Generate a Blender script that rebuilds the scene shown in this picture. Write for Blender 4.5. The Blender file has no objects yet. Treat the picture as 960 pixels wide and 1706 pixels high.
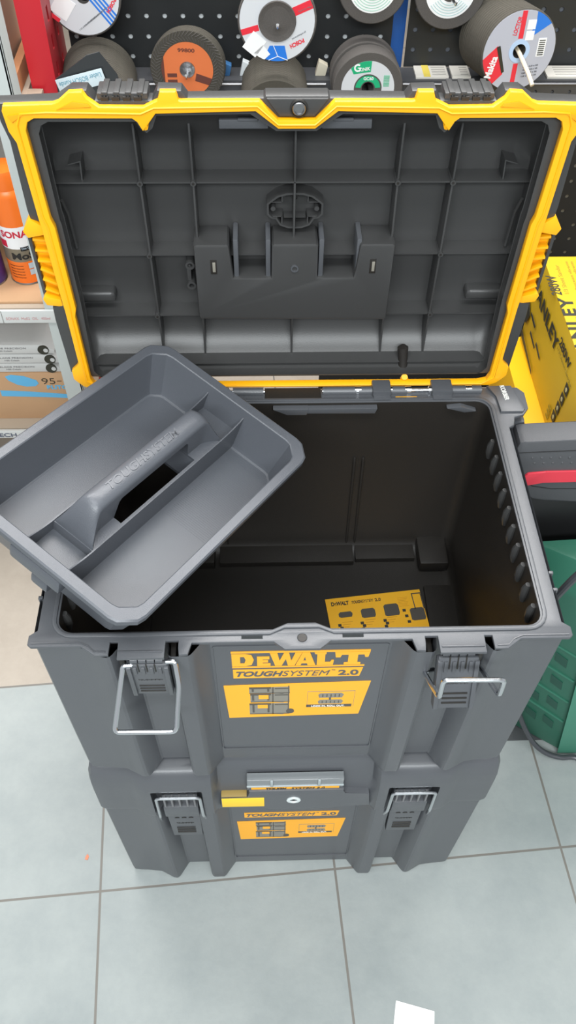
import bpy, bmesh, math, random
from mathutils import Matrix, Vector
random.seed(4)
S = bpy.context.scene
COL = S.collection
PI = math.pi
FZ = -0.075                     # height of the tiled floor
# ------------------------------------------------------------------ materials
MATS = {}
def srgb(c):
    return tuple(((v/255)/12.92 if v/255 <= .04045 else (((v/255)+.055)/1.055)**2.4) for v in c)
def mat(name, rgb, rough=.5, metal=0., grain=0., gscale=900., spec=.5, alpha=None, mottle=0., mscale=8., coat=0., trans=0.):
    if name in MATS: return MATS[name]
    m = bpy.data.materials.new(name); m.use_nodes = True
    nt = m.node_tree; b = nt.nodes['Principled BSDF']
    c = srgb(rgb)
    b.inputs['Base Color'].default_value = (*c, 1)
    b.inputs['Roughness'].default_value = rough
    b.inputs['Metallic'].default_value = metal
    b.inputs['Specular IOR Level'].default_value = spec
    b.inputs['Coat Weight'].default_value = coat
    b.inputs['Transmission Weight'].default_value = trans
    tc = nt.nodes.new('ShaderNodeTexCoord')
    if mottle:
        n = nt.nodes.new('ShaderNodeTexNoise'); n.inputs['Scale'].default_value = mscale; n.inputs['Detail'].default_value = 6
        nt.links.new(tc.outputs['Object'], n.inputs['Vector'])
        r = nt.nodes.new('ShaderNodeMix'); r.data_type = 'RGBA'
        r.inputs[6].default_value = (*[v*(1-mottle) for v in c], 1); r.inputs[7].default_value = (*[min(1, v*(1+mottle)) for v in c], 1)
        nt.links.new(n.outputs['Fac'], r.inputs[0]); nt.links.new(r.outputs[2], b.inputs['Base Color'])
    if grain:
        n = nt.nodes.new('ShaderNodeTexNoise'); n.inputs['Scale'].default_value = gscale; n.inputs['Detail'].default_value = 2
        nt.links.new(tc.outputs['Object'], n.inputs['Vector'])
        bp = nt.nodes.new('ShaderNodeBump'); bp.inputs['Strength'].default_value = grain; bp.inputs['Distance'].default_value = .0006
        nt.links.new(n.outputs['Fac'], bp.inputs['Height']); nt.links.new(bp.outputs['Normal'], b.inputs['Normal'])
    MATS[name] = m
    return m
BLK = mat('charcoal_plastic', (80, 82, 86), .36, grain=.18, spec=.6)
LIDSH = mat('shaded_lid_plastic', (61, 61, 61), .36, grain=.15)  # charcoal plastic darkened, shade inside the lid put into the colour
INSH = mat('shaded_inner_plastic', (36, 33, 30), .5, grain=.3)  # same plastic darker still, shade of insides and recesses put into the colour
TRAYM = mat('tray_grey_plastic', (82, 85, 91), .36, grain=.3)
YEL = mat('yellow_plastic', (252, 178, 12), .42)
ORG = mat('label_orange', (250, 176, 44), .55)
STK = mat('sticker_grey', (84, 80, 74), .6)
STKL = mat('sticker_light_grey', (134, 130, 120), .6)
STKD = mat('sticker_dark', (52, 50, 48), .6)
WHT = mat('white_print', (236, 236, 236), .6)
MET = mat('bright_steel', (215, 218, 222), .18, metal=1.)
METD = mat('dull_steel', (150, 150, 152), .35, metal=1.)
SBOX = mat('carton_yellow', (204, 168, 32), .45)
SBLK = mat('carton_black', (44, 44, 34), .6)
PEG = mat('pegboard_black', (34, 36, 37), .5, grain=.15)
PEGB = mat('pegboard_backing', (200, 204, 206), .7)
PEGLIT = mat('pegboard_brown_lit', (70, 68, 60), .5)  # brownish lighting on the lower pegboard mixed into the colour
ABR = mat('abrasive_grey', (84, 80, 77), .9, grain=1., gscale=1500, mottle=.25, mscale=600)
ABRD = mat('abrasive_dark', (72, 68, 60), .9, grain=1., gscale=1500, mottle=.25, mscale=300)
CARD = mat('brown_cardboard', (186, 148, 112), .85, mottle=.08, mscale=20)
GREYP = mat('grey_painted_steel', (186, 192, 190), .5, mottle=.06, mscale=14)
REDM = mat('red_painted_steel', (205, 40, 52), .4)
GRN = mat('green_tool_plastic', (44, 104, 84), .45, grain=.2)
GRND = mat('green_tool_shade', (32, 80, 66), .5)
TOOLG = mat('grey_tool_plastic', (78, 79, 82), .5, grain=.3)
RED = mat('red_rubber', (215, 56, 72), .5)
BLACK = mat('black_rubber', (26, 26, 27), .5)
# ------------------------------------------------------------------ mesh builder
def amap(axis, u, v, a):
    return Vector((u, a, v)) if axis == 'y' else (Vector((u, v, a)) if axis == 'z' else Vector((a, u, v)))
class MB:
    def __init__(s): s.bm = bmesh.new()
    def _bev(s, fs, b, seg=2):
        if b > 0:
            es = list({e for f in fs for e in f.edges})
            bmesh.ops.bevel(s.bm, geom=es, offset=b, segments=seg, profile=.6, affect='EDGES', clamp_overlap=True)
    def box(s, x0, x1, y0, y1, z0, z1, b=0., M=None, seg=2):
        vs = [s.bm.verts.new(Vector(p)) for p in ((x0,y0,z0),(x1,y0,z0),(x1,y1,z0),(x0,y1,z0),(x0,y0,z1),(x1,y0,z1),(x1,y1,z1),(x0,y1,z1))]
        if M is not None:
            for v in vs: v.co = M @ v.co
        fs = [s.bm.faces.new([vs[i] for i in q]) for q in ((0,3,2,1),(4,5,6,7),(0,1,5,4),(1,2,6,5),(2,3,7,6),(3,0,4,7))]
        s._bev(fs, b, seg); return s
    def prism(s, poly, a0, a1, axis='y', b=0., M=None, top=None):
        n = len(poly); top = top or poly
        A = [s.bm.verts.new(amap(axis, u, v, a0)) for u, v in poly]
        B = [s.bm.verts.new(amap(axis, u, v, a1)) for u, v in top]
        if M is not None:
            for v in A+B: v.co = M @ v.co
        fs = [s.bm.faces.new(A), s.bm.faces.new(B[::-1])]
        for i in range(n): fs.append(s.bm.faces.new((A[i], A[(i+1) % n], B[(i+1) % n], B[i])))
        s._bev(fs, b); return s
    def loft(s, rings, cap0=True, cap1=True, closed=True):
        R = [[s.bm.verts.new(Vector(p)) for p in r] for r in rings]
        n = len(R[0])
        for a, b in zip(R, R[1:]):
            for i in range(n if closed else n-1):
                s.bm.faces.new((a[i], a[(i+1) % n], b[(i+1) % n], b[i]))
        if cap0: s.bm.faces.new(R[0][::-1])
        if cap1: s.bm.faces.new(R[-1])
        return s
    def tube(s, pts, r, seg=10, closed=False, caps=True):
        pts = [Vector(p) for p in pts]; n = len(pts); rings = []; up = None
        for i, p in enumerate(pts):
            if closed: t = (pts[(i+1) % n]-pts[i-1])
            else: t = (pts[min(i+1, n-1)]-pts[max(i-1, 0)])
            t.normalize()
            if up is None:
                up = Vector((0, 0, 1)) if abs(t.z) < .9 else Vector((1, 0, 0))
            x = t.cross(up)
            if x.length < 1e-4: x = t.cross(Vector((0, 1, 0)))
            x.normalize(); up = x.cross(t).normalized()
            rr = r[i] if isinstance(r, (list, tuple)) else r
            rings.append([p+rr*(math.cos(2*PI*k/seg)*x+math.sin(2*PI*k/seg)*up) for k in range(seg)])
        if closed: rings.append(rings[0]); s.loft(rings, False, False)
        else: s.loft(rings, caps, caps)
        return s
    def lathe(s, prof, o, ax, seg=32):
        o = Vector(o); ax = Vector(ax).normalized()
        x = ax.cross(Vector((0, 0, 1)) if abs(ax.z) < .9 else Vector((1, 0, 0))).normalized(); y = ax.cross(x)
        rings = [[o+ax*h+max(r, 1e-5)*(math.cos(2*PI*k/seg)*x+math.sin(2*PI*k/seg)*y) for k in range(seg)] for r, h in prof]
        s.loft(rings, prof[0][0] > 1e-4 and prof[0] != prof[-1], prof[-1][0] > 1e-4 and prof[0] != prof[-1]); return s
    def add_mesh(s, me, M):
        me.transform(M); s.bm.from_mesh(me); bpy.data.meshes.remove(me); return s
    def plate(s, outer, holes, a0, a1, axis='y', b=0., M=None):
        cu = bpy.data.curves.new('t', 'CURVE'); cu.dimensions = '2D'; cu.fill_mode = 'BOTH'
        th = abs(a1-a0); cu.extrude = max(th/2-b, 1e-6); cu.bevel_depth = b; cu.bevel_resolution = 1; cu.offset = -b
        for poly in [outer]+list(holes):
            sp = cu.splines.new('POLY'); sp.points.add(len(poly)-1)
            for p, q in zip(sp.points, poly): p.co = (q[0], q[1], 0, 1)
            sp.use_cyclic_u = True
        ob = bpy.data.objects.new('t', cu); me = bpy.data.meshes.new_from_object(ob)
        bpy.data.objects.remove(ob); bpy.data.curves.remove(cu)
        c = (a0+a1)/2
        if axis == 'y': T = Matrix(((1,0,0,0),(0,0,1,c),(0,1,0,0),(0,0,0,1)))
        elif axis == 'z': T = Matrix.Translation((0, 0, c))
        else: T = Matrix(((0,0,1,c),(1,0,0,0),(0,1,0,0),(0,0,0,1)))
        s.add_mesh(me, (M @ T) if M is not None else T); return s
    def text(s, t, o, xd, yd, w, h, ext=.0004, bold=0., shear=0., space=1.):
        cu = bpy.data.curves.new('t', 'FONT'); cu.body = t; cu.size = 1; cu.extrude = .01; cu.offset = bold; cu.shear = shear; cu.space_character = space
        ob = bpy.data.objects.new('t', cu); me = bpy.data.meshes.new_from_object(ob)
        bpy.data.objects.remove(ob); bpy.data.curves.remove(cu)
        xs = [v.co.x for v in me.vertices]; ys = [v.co.y for v in me.vertices]
        x0, x1, y0, y1 = min(xs), max(xs), min(ys), max(ys)
        xd = Vector(xd).normalized(); yd = Vector(yd).normalized(); nd = xd.cross(yd); o = Vector(o)
        for v in me.vertices:
            v.co = o+xd*((v.co.x-x0)/(x1-x0)*w)+yd*((v.co.y-y0)/(y1-y0)*h)+nd*(v.co.z/.02*ext)
        s.bm.from_mesh(me); bpy.data.meshes.remove(me); return s
def rrect(x0, x1, y0, y1, r, n=5):
    out = []
    for cx, cy, a in ((x1-r, y0+r, -90), (x1-r, y1-r, 0), (x0+r, y1-r, 90), (x0+r, y0+r, 180)):
        for k in range(n+1):
            t = math.radians(a+90*k/n); out.append((cx+r*math.cos(t), cy+r*math.sin(t)))
    return out
def circ(cx, cy, r, n=24, a0=0, a1=360):
    full = abs(a1-a0) >= 360
    return [(cx+r*math.cos(math.radians(a0+(a1-a0)*k/(n if full else n-1))), cy+r*math.sin(math.radians(a0+(a1-a0)*k/(n if full else n-1)))) for k in range(n)]
def rectp(x0, x1, y0, y1): return [(x0, y0), (x1, y0), (x1, y1), (x0, y1)]
def mirror(half):   # right half listed from centre outwards -> closed symmetric polyline part
    return [(-x, y) for x, y in half[::-1] if x > 1e-9]+list(half)
def clipc(poly, R, n=48):
    out = list(poly)
    C = circ(0, 0, R, n)
    for i in range(n):
        a, b = C[i], C[(i+1) % n]; nx, ny = -(b[1]-a[1]), b[0]-a[0]
        f = lambda p: (p[0]-a[0])*nx+(p[1]-a[1])*ny
        res = []
        for j in range(len(out)):
            p, q = out[j], out[(j+1) % len(out)]; fp, fq = f(p), f(q)
            if fp >= 0: res.append(p)
            if fp*fq < 0:
                t = fp/(fp-fq); res.append((p[0]+t*(q[0]-p[0]), p[1]+t*(q[1]-p[1])))
        out = res
        if not out: return []
    return out
# ------------------------------------------------------------------ object helpers
WM = {}
def wm(ob): return WM.get(ob.name, Matrix.Identity(4)) if ob else Matrix.Identity(4)
def thing(name, label, cat, loc=(0, 0, 0), M=None, group=None):
    o = bpy.data.objects.new(name, None); COL.objects.link(o); o.empty_display_size = .02
    m = M if M is not None else Matrix.Translation(loc)
    o.matrix_world = m; WM[o.name] = m.copy()
    o['label'] = label; o['category'] = cat
    if group: o['group'] = group
    return o
def finish(me, smooth=35):
    me.polygons.foreach_set('use_smooth', [True]*len(me.polygons))
    me.set_sharp_from_angle(angle=math.radians(smooth))
def obj(name, mb, m, parent=None, local=False, label=None, smooth=35, weld=True):
    if name in SPLIT and parent is not None:
        bmesh.ops.remove_doubles(mb.bm, verts=mb.bm.verts, dist=1e-6)
        cs = islands(mb.bm)
        if len(cs) > 1:
            out = None
            for c in cs:
                m2 = MB(); mp = {v: m2.bm.verts.new(v.co) for v in c}
                for f in {f for v in c for f in v.link_faces}: m2.bm.faces.new([mp[v] for v in f.verts])
                out = obj_one(name, m2, m, parent, local, label, smooth, weld)
            mb.bm.free(); return out
    return obj_one(name, mb, m, parent, local, label, smooth, weld)
def obj_one(name, mb, m, parent=None, local=False, label=None, smooth=35, weld=True):
    if weld: bmesh.ops.remove_doubles(mb.bm, verts=mb.bm.verts, dist=1e-6)
    bmesh.ops.recalc_face_normals(mb.bm, faces=mb.bm.faces)
    me = bpy.data.meshes.new(name); mb.bm.to_mesh(me); mb.bm.free()
    if parent is not None and not local: me.transform(wm(parent).inverted())
    finish(me, smooth)
    me.materials.append(m)
    o = bpy.data.objects.new(name, me); COL.objects.link(o)
    if parent is not None: o.parent = parent
    WM[o.name] = wm(parent).copy()
    if label: o['label'] = label
    return o
def rebase(o, p):     # move a single-mesh thing's origin to p
    T = Matrix.Translation(Vector(p)); o.data.transform(T.inverted()); o.location = p; WM[o.name] = T
SPLIT = {'dark_print', 'red_bar', 'pocket_pillar', 'hinge_barrel', 'rib_boss', 'boss_hole', 'hinge_knuckle', 'slot_tongue', 'pocket_slot', 'inner_wall_rib', 'wall_emboss', 'bottom_ledge', 'rim_line', 'side_rib', 'latch_ear', 'latch_knuckle',
         'latch_groove', 'frame_peg', 'frame_pad', 'keeper_pocket', 'picture_panel', 'edge_block', 'side_clip', 'hinge_pin', 'slot_bottom', 'window_frame', 'card_print', 'blue_field', 'red_field', 'white_field', 'price_sticker', 'blue_stripe', 'foot'}
def islands(bm, gap=.0006):
    seen, comps = set(), []
    for v in bm.verts:
        if v in seen: continue
        st, c = [v], []; seen.add(v)
        while st:
            a = st.pop(); c.append(a)
            for e in a.link_edges:
                b = e.other_vert(a)
                if b not in seen: seen.add(b); st.append(b)
        lo_ = [min(q.co[i] for q in c)-gap for i in range(3)]; hi_ = [max(q.co[i] for q in c)+gap for i in range(3)]
        comps.append([c, lo_, hi_])
    ch = True
    while ch:
        ch = False
        for i in range(len(comps)):
            for j in range(i+1, len(comps)):
                A_, B_ = comps[i], comps[j]
                if all(A_[1][k] <= B_[2][k] and B_[1][k] <= A_[2][k] for k in range(3)):
                    comps[i] = [A_[0]+B_[0], [min(A_[1][k], B_[1][k]) for k in range(3)], [max(A_[2][k], B_[2][k]) for k in range(3)]]
                    comps.pop(j); ch = True; break
            if ch: break
    return [c[0] for c in comps]
def tag(o, label, cat, group=None, base=None):
    o['label'] = label; o['category'] = cat
    if group: o['group'] = group
    if base is not None: rebase(o, base)
    return o
def structure(o): o['kind'] = 'structure'; return o
def cut(o, mb, solver='EXACT'):
    bmesh.ops.recalc_face_normals(mb.bm, faces=mb.bm.faces)
    me = bpy.data.meshes.new('cut'); mb.bm.to_mesh(me); mb.bm.free()
    c = bpy.data.objects.new('cut', me); COL.objects.link(c)
    if o.parent: me.transform(wm(o.parent).inverted()); c.parent = o.parent
    md = o.modifiers.new('b', 'BOOLEAN'); md.operation = 'DIFFERENCE'; md.object = c; md.solver = solver
    bpy.context.view_layer.update()
    dg = bpy.context.evaluated_depsgraph_get(); dg.update()
    new = bpy.data.meshes.new_from_object(o.evaluated_get(dg), depsgraph=dg)
    old = o.data; o.modifiers.remove(md); o.data = new; bpy.data.meshes.remove(old); bpy.data.objects.remove(c); bpy.data.meshes.remove(me)
    finish(new)
def dup(root, M, label=None, group=None):
    r = root.copy(); COL.objects.link(r); r.matrix_world = M; WM[r.name] = M.copy()
    if label: r['label'] = label
    if group: r['group'] = group
    for ch in list(root.children):
        c = ch.copy(); COL.objects.link(c); c.parent = r
        for g in list(ch.children):
            d = g.copy(); COL.objects.link(d); d.parent = c
    return r

# ================================================================== SETTING
def floor_material():
    m = bpy.data.materials.new('grey_floor_tiles'); m.use_nodes = True; nt = m.node_tree; b = nt.nodes['Principled BSDF']
    tc = nt.nodes.new('ShaderNodeTexCoord'); mp = nt.nodes.new('ShaderNodeMapping'); mp.vector_type = 'TEXTURE'
    mp.inputs['Location'].default_value = (-.3208, -.0283, 0); mp.inputs['Rotation'].default_value = (0, 0, .0674)
    nt.links.new(tc.outputs['Object'], mp.inputs['Vector'])
    br = nt.nodes.new('ShaderNodeTexBrick'); br.offset = 0; br.squash = 1
    for k, v in (('Scale', 1), ('Brick Width', .3962), ('Row Height', .3962), ('Mortar Size', .0022), ('Mortar Smooth', .25), ('Bias', 0)): br.inputs[k].default_value = v
    nt.links.new(mp.outputs[0], br.inputs['Vector'])
    n = nt.nodes.new('ShaderNodeTexNoise'); n.inputs['Scale'].default_value = 5; n.inputs['Detail'].default_value = 8; n.inputs['Roughness'].default_value = .7
    nt.links.new(tc.outputs['Object'], n.inputs['Vector'])
    cr = nt.nodes.new('ShaderNodeValToRGB'); cr.color_ramp.elements[0].position = .3; cr.color_ramp.elements[1].position = .75
    cr.color_ramp.elements[0].color = (*srgb((136, 143, 143)), 1); cr.color_ramp.elements[1].color = (*srgb((160, 165, 163)), 1)
    nt.links.new(n.outputs['Fac'], cr.inputs[0])
    cb = nt.nodes.new('ShaderNodeValToRGB'); cb.color_ramp.elements[0].position = .3; cb.color_ramp.elements[1].position = .75
    cb.color_ramp.elements[0].color = (*srgb((150, 140, 128)), 1); cb.color_ramp.elements[1].color = (*srgb((172, 162, 150)), 1)
    nt.links.new(n.outputs['Fac'], cb.inputs[0])
    sx = nt.nodes.new('ShaderNodeSeparateXYZ'); nt.links.new(mp.outputs[0], sx.inputs[0])
    gt = nt.nodes.new('ShaderNodeMath'); gt.operation = 'GREATER_THAN'; gt.inputs[1].default_value = .3962; nt.links.new(sx.outputs['Y'], gt.inputs[0])
    mx = nt.nodes.new('ShaderNodeMix'); mx.data_type = 'RGBA'
    nt.links.new(gt.outputs[0], mx.inputs[0]); nt.links.new(cr.outputs[0], mx.inputs[6]); nt.links.new(cb.outputs[0], mx.inputs[7])
    m2 = nt.nodes.new('ShaderNodeMix'); m2.data_type = 'RGBA'; m2.inputs[7].default_value = (*srgb((112, 108, 102)), 1)
    nt.links.new(br.outputs['Fac'], m2.inputs[0]); nt.links.new(mx.outputs[2], m2.inputs[6]); nt.links.new(m2.outputs[2], b.inputs['Base Color'])
    b.inputs['Roughness'].default_value = .5
    n2 = nt.nodes.new('ShaderNodeTexNoise'); n2.inputs['Scale'].default_value = 60; n2.inputs['Detail'].default_value = 5; nt.links.new(tc.outputs['Object'], n2.inputs['Vector'])
    sb = nt.nodes.new('ShaderNodeMath'); sb.operation = 'SUBTRACT'; nt.links.new(n2.outputs['Fac'], sb.inputs[0]); nt.links.new(br.outputs['Fac'], sb.inputs[1])
    bp = nt.nodes.new('ShaderNodeBump'); bp.inputs['Strength'].default_value = .25; bp.inputs['Distance'].default_value = .002
    nt.links.new(sb.outputs[0], bp.inputs['Height']); nt.links.new(bp.outputs[0], b.inputs['Normal'])
    return m
structure(obj('floor', MB().box(-3, 3, -3.2, 3.6, FZ-.05, FZ), floor_material()))
structure(obj('wall_back', MB().box(-3, 3, 3.6, 3.7, FZ, 2.65), mat('pale_wall', (150, 150, 146), .8)))
structure(obj('ceiling', MB().box(-3, 3, -3.2, 3.6, 2.65, 2.75), mat('white_ceiling', (220, 220, 218), .9)))

# ================================================================== TOOLBOX BODY
FRONT = [(0, .012), (.050, .012), (.0955, .012), (.0975, .0105), (.1085, -.0040), (.1105, -.0068), (.1130, -.0098), (.1160, -.0115), (.1320, -.0118), (.1350, -.0100),
         (.1368, -.006), (.1375, .0110), (.1390, .0135), (.1760, .0135), (.1785, .0120), (.1915, -.0080), (.1940, -.0106), (.1975, -.0116), (.2025, -.0108),
         (.212, -.006), (.224, .0), (.245, .0025), (.262, .0035), (.2695, .0045), (.2730, .009)]
def body_ring(z, s=1., dy=0., flat=0.):
    f = [(x*s, y*(1-flat)+dy) for x, y in FRONT]
    half = f+[(.2735*s, .020), (.2735*s, .350), (.268*s, .364), (.255*s, .369)]
    full = [(-x, y) for x, y in half[::-1] if x > 1e-9]+half
    return [(x, y, z) for x, y in full]
def make_body(root, oz, cavity):
    mb = MB()
    zb = .366+oz
    lv = [(zb, .972, .004), (zb+.003, .979, .0015), (zb+.012, .983, .0008), (zb+.10, .988, .0004), (zb+.24, .995, 0), (zb+.312, .999, 0), (zb+.3150, 1., 0)]
    mb.loft([body_ring(z, s, dy) for z, s, dy in lv], True, not cavity)
    if cavity:
        def ring(z, g):
            p = rrect(-.2495+g, .2495-g, .0160+g, .3475-g*1.6, .016)
            return [(x, y, z) for x, y in p]
        lb = MB()
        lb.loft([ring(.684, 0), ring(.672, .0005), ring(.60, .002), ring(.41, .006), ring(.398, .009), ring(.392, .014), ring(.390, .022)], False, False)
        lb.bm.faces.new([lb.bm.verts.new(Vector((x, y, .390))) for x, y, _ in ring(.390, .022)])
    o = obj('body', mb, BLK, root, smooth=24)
    if cavity: obj('bin_interior', lb, INSH, o, label='inside of the bin with its shade put into the colour')
    return o
def brand_front(root, oz, only_low):
    """printed front label and lettering on the central recess"""
    yf = .0118
    k = .0002378
    X = lambda px: (px-379)*k
    Z = lambda py: .647+oz-(py-312)*.000483
    if not only_low:
        lab = MB()
        G = [[(68,322),(130,322),(158,328),(168,348),(157,370),(130,376),(68,376)],
             [(182,335),(238,335),(238,346),(208,346),(208,351),(232,351),(232,360),(208,360),(208,365),(243,365),(243,376),(182,376)],
             [(240,320),(274,320),(284,354),(303,320),(326,320),(337,354),(354,320),(384,320),(352,376),(322,376),(312,346),(293,376),(264,376)],
             [(386,320),(420,320),(447,376),(412,376),(408,367),(384,367),(379,376),(356,376)],
             [(440,320),(494,320),(494,327),(489,328),(489,364),(512,364),(519,355),(530,355),(527,376),(453,376),(453,328),(443,327)],
             [(532,320),(690,320),(684,343),(670,343),(665,332),(637,332),(637,367),(652,368),(652,376),(576,376),(576,368),(594,367),(594,332),(564,332),(558,343),(537,343)]]
        H = {0: [[(106,334),(124,334),(131,348),(124,364),(106,364)]], 3: [[(398,338),(404,356),(390,356)]]}
        for i, g in enumerate(G):
            lab.plate([(X(x), Z(y)) for x, y in g], [[(X(x), Z(y)) for x, y in h] for h in H.get(i, [])], yf-.0004, yf+.0002)
        lab.prism(rectp(X(66), X(690), Z(318), Z(311)), yf-.0004, yf+.0002)
        lab.prism(rectp(X(68), X(672), Z(384), Z(379)), yf-.0004, yf+.0002)
        obj('wordmark', lab, ORG, root, label='orange slab letters above the orange stickers')
    band = obj('name_band', MB().prism([(X(70), Z(432)), (X(656), Z(430)), (X(668), Z(391)), (X(70), Z(393))], yf-.0004, yf+.0002), ORG, root, label='narrow orange printed band')
    t = MB(); zz = Z(424); h = Z(400)-Z(424)
    t.text('TOUGH', (X(84), yf-.0006, zz), (1, 0, 0), (0, 0, 1), X(302)-X(84), h, bold=.035, shear=.3)
    t.text('SYSTEM', (X(296), yf-.0006, zz), (1, 0, 0), (0, 0, 1), X(518)-X(296), h, bold=-.002, shear=.3)
    t.text('2.0', (X(556), yf-.0006, zz), (1, 0, 0), (0, 0, 1), X(650)-X(556), h, bold=.03)
    t.text('TM', (X(524), yf-.0006, Z(403)), (1, 0, 0), (0, 0, 1), X(540)-X(524), h*.25, bold=0)
    obj('lettering', t, BLK, band)
    # picture sticker
    ZS = lambda py: .577+oz-(py-445)*.000547
    st = obj('sticker', MB().prism([(X(34), ZS(603)), (X(682), ZS(594)), (X(716), ZS(445)), (X(20), ZS(455))], yf-.0004, yf+.0002), ORG, root, label='wide orange picture sticker')
    a, b2, c = MB(), MB(), MB()
    def R(mb, x0, x1, y0, y1, d=.0006): mb.prism(rectp(X(x0), X(x1), ZS(y1), ZS(y0)), yf-d, yf-.0002)
    for y0, y1, x0 in ((463, 490, 140), (492, 530, 144), (536, 586, 138)):
        R(a, x0, 244, y0, y1); a.prism([(X(244), ZS(y0)), (X(332), ZS(y0-1)), (X(334), ZS(y1-4)), (X(300), ZS(y1+3)), (X(244), ZS(y1))], yf-.0006, yf-.0002)
        R(b2, x0, 244, y0, y0+7, .0007); R(b2, 152, 162, y0+3, y1-8, .0008); R(b2, 226, 236, y0+3, y1-8, .0008); R(b2, 262, 326, y0+4, y0+8, .0008)
        R(b2, x0, 334, y1-3, y1, .0008); R(b2, 250, 256, y0, y1, .0008)
    R(b2, 326, 331, 458, 580, .0007)
    b2.plate([(X(338)+(x)*.0048, ZS(574)+y*.0062) for x, y in circ(0, 0, 1, 16)], [], yf-.0008, yf-.0002)
    R(c, 184, 232, 497, 515, .0009); R(c, 178, 228, 542, 558, .0009)
    # small framed picture on the right of the sticker
    for q in ((420, 421.5, 487, 556), (648, 649.5, 485, 556), (420, 650, 485, 487), (478, 478.8, 487, 545)): R(a, *q)
    R(b2, 417, 640, 546, 558); 
    for y0, y1 in ((494, 515), (524, 543)):
        a.prism([(X(478), ZS(y1)), (X(472), ZS(y0+8)), (X(484), ZS(y0+1)), (X(585), ZS(y0)), (X(597), ZS(y0+8)), (X(588), ZS(y1))], yf-.0006, yf-.0002)
        for q in range(5): R(b2, 492+q*20, 497+q*20, y0+5, y1-4, .0008)
    R(b2, 526, 536, 514, 525)
    obj('box_drawing', a, STKL, st); obj('drawing_outline', b2, STK, st); obj('drawing_highlight', c, ORG, st)
    w = MB(); w.text('LOCK IN. ROLL OUT.', (X(442), yf-.0008, ZS(556)), (1, 0, 0), (0, 0, 1), X(606)-X(442), ZS(549)-ZS(556), ext=.0003, bold=.03)
    obj('caption', w, WHT, st)
    # thin raised edge round the recess panel
    f = MB().plate(rrect(-.0935, .0935, .400+oz, .660+oz, .004, 3), [rrect(-.0925, .0925, .401+oz, .659+oz, .004, 3)], .0112, .0125)
    obj('panel_edge', f, BLK, root)

# ================================================================== UPPER (OPEN) TOOLBOX
box1 = thing('toolbox', 'large open charcoal toolbox with raised yellow rimmed lid, standing on a closed toolbox', 'toolbox', (0, .18, .366))
body = make_body(box1, 0, True)
body['label'] = 'deep charcoal bin with front ribs'
brand_front(box1, 0, False)
# flange around the opening
right = [(.018, -.0075), (.029, .0015), (.112, .0015), (.1155, -.0112), (.1245, -.0118), (.1255, -.004), (.1255, .0045), (.1385, .0045), (.139, -.0150), (.186, -.0150), (.1865, .0045), (.1945, .0045), (.195, -.0108), (.2085, -.0108), (.2235, .0), (.274, .0), (.2775, .003), (.2775, .013), (.2695, .019),
         (.2690, .30), (.2755, .304), (.279, .318), (.291, .322), (.2995, .334), (.300, .362), (.292, .372)]
outl = [(-x, y) for x, y in right[::-1] if y < .305]+list(right)
outl = [(-.262, .372), (-.2760, .362)]+outl
bump = [(.0145, .0232), (.030, .0160), (.2335, .0160)]
cor = circ(.2335, .032, .016, 6, -90, 0)[1:]+circ(.2335, .3315, .016, 6, 0, 90)
hole = mirror(bump+cor)
fl = MB().plate(outl, [hole, circ(0, .0055, .0048, 20), rectp(-.0615, -.0405, .0052, .0100), rectp(.0415, .0625, .0052, .0100)], .6805, .685, 'z', .0009)
flo = obj('rim_flange', fl, BLK, box1)
# raised lip round the opening
def off_hole(g):
    b_ = [(.0145+g*.5, .0232-g), (.030+g*.4, .0160-g), (.2335, .0160-g)]
    return mirror(b_+circ(.2335, .032, .016+g, 6, -90, 0)[1:]+circ(.2335, .3315, .016+g, 6, 0, 90))
obj('sealing_lip', MB().plate(off_hole(.0068), [off_hole(.0022)], .684, .6868, 'z', .0007), BLK, box1)
m = MB()
m.box(-.0612, -.0408, .0055, .0097, .6752, .6755); m.box(.0418, .0622, .0055, .0097, .6752, .6755)
obj('slot_bottom', m, INSH, flo)
obj('lock_hole', MB().lathe([(.0046, 0), (.0046, -.016), (0, -.016)], (0, .0055, .6848), (0, 0, 1), 20), INSH, flo)
m = MB()
for sx in (-1, 1):   # thin raised line over each latch and along the front corners
    m.box(sx*.163-.022, sx*.163+.022, -.0088, -.0072, .684, .6865, .0005)
    pts = [(sx*.2735, .0032), (sx*.226, .0032), (sx*.216, -.001), (sx*.2095, -.0075), (sx*.198, -.0080)]
    pts2 = [(x, y+.0012) for x, y in pts[::-1]]
    m.prism((pts+pts2), .6845, .6860, 'z')
obj('rim_line', m, BLK, flo)
# flange skirts: rounded corner of ribs under flange
m = MB()
for sx in (-1, 1):
    for i in range(2):
        y = .062+.022*i
        m.box(sx*.2738-.0025, sx*.2738+.0025, y-.002, y+.002, .655, .681, .001)
    m.prism(rrect(min(sx*.268, sx*.2755), max(sx*.268, sx*.2755), .10, .28, .003, 2), .50, .52, 'z')
obj('side_rib', m, BLK, box1)
# plates at the back corners with small raised word
for sx in (1,):
    m = MB().prism([(sx*x, y) for x, y in [(.262, .325), (.2905, .325), (.2945, .331), (.2835, .372), (.252, .372), (.262, .352)]], .684, .6882, 'z', .0008)
    cp = obj('corner_plate', m, BLK, box1)
    obj('corner_post', MB().box(min(sx*.272, sx*.298), max(sx*.272, sx*.298), .325, .370, .56, .669, .004), BLK, box1)
    if sx > 0:
        m = MB().text('KORBER', (.2685, .3715, .6882), (.10, -1, 0), (1, .10, 0), .027, .0062, ext=.0004, bold=.03)
        obj('raised_word', m, mat('pale_print', (205, 208, 204), .6), cp, label='pale raised word on the corner plate')
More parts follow.
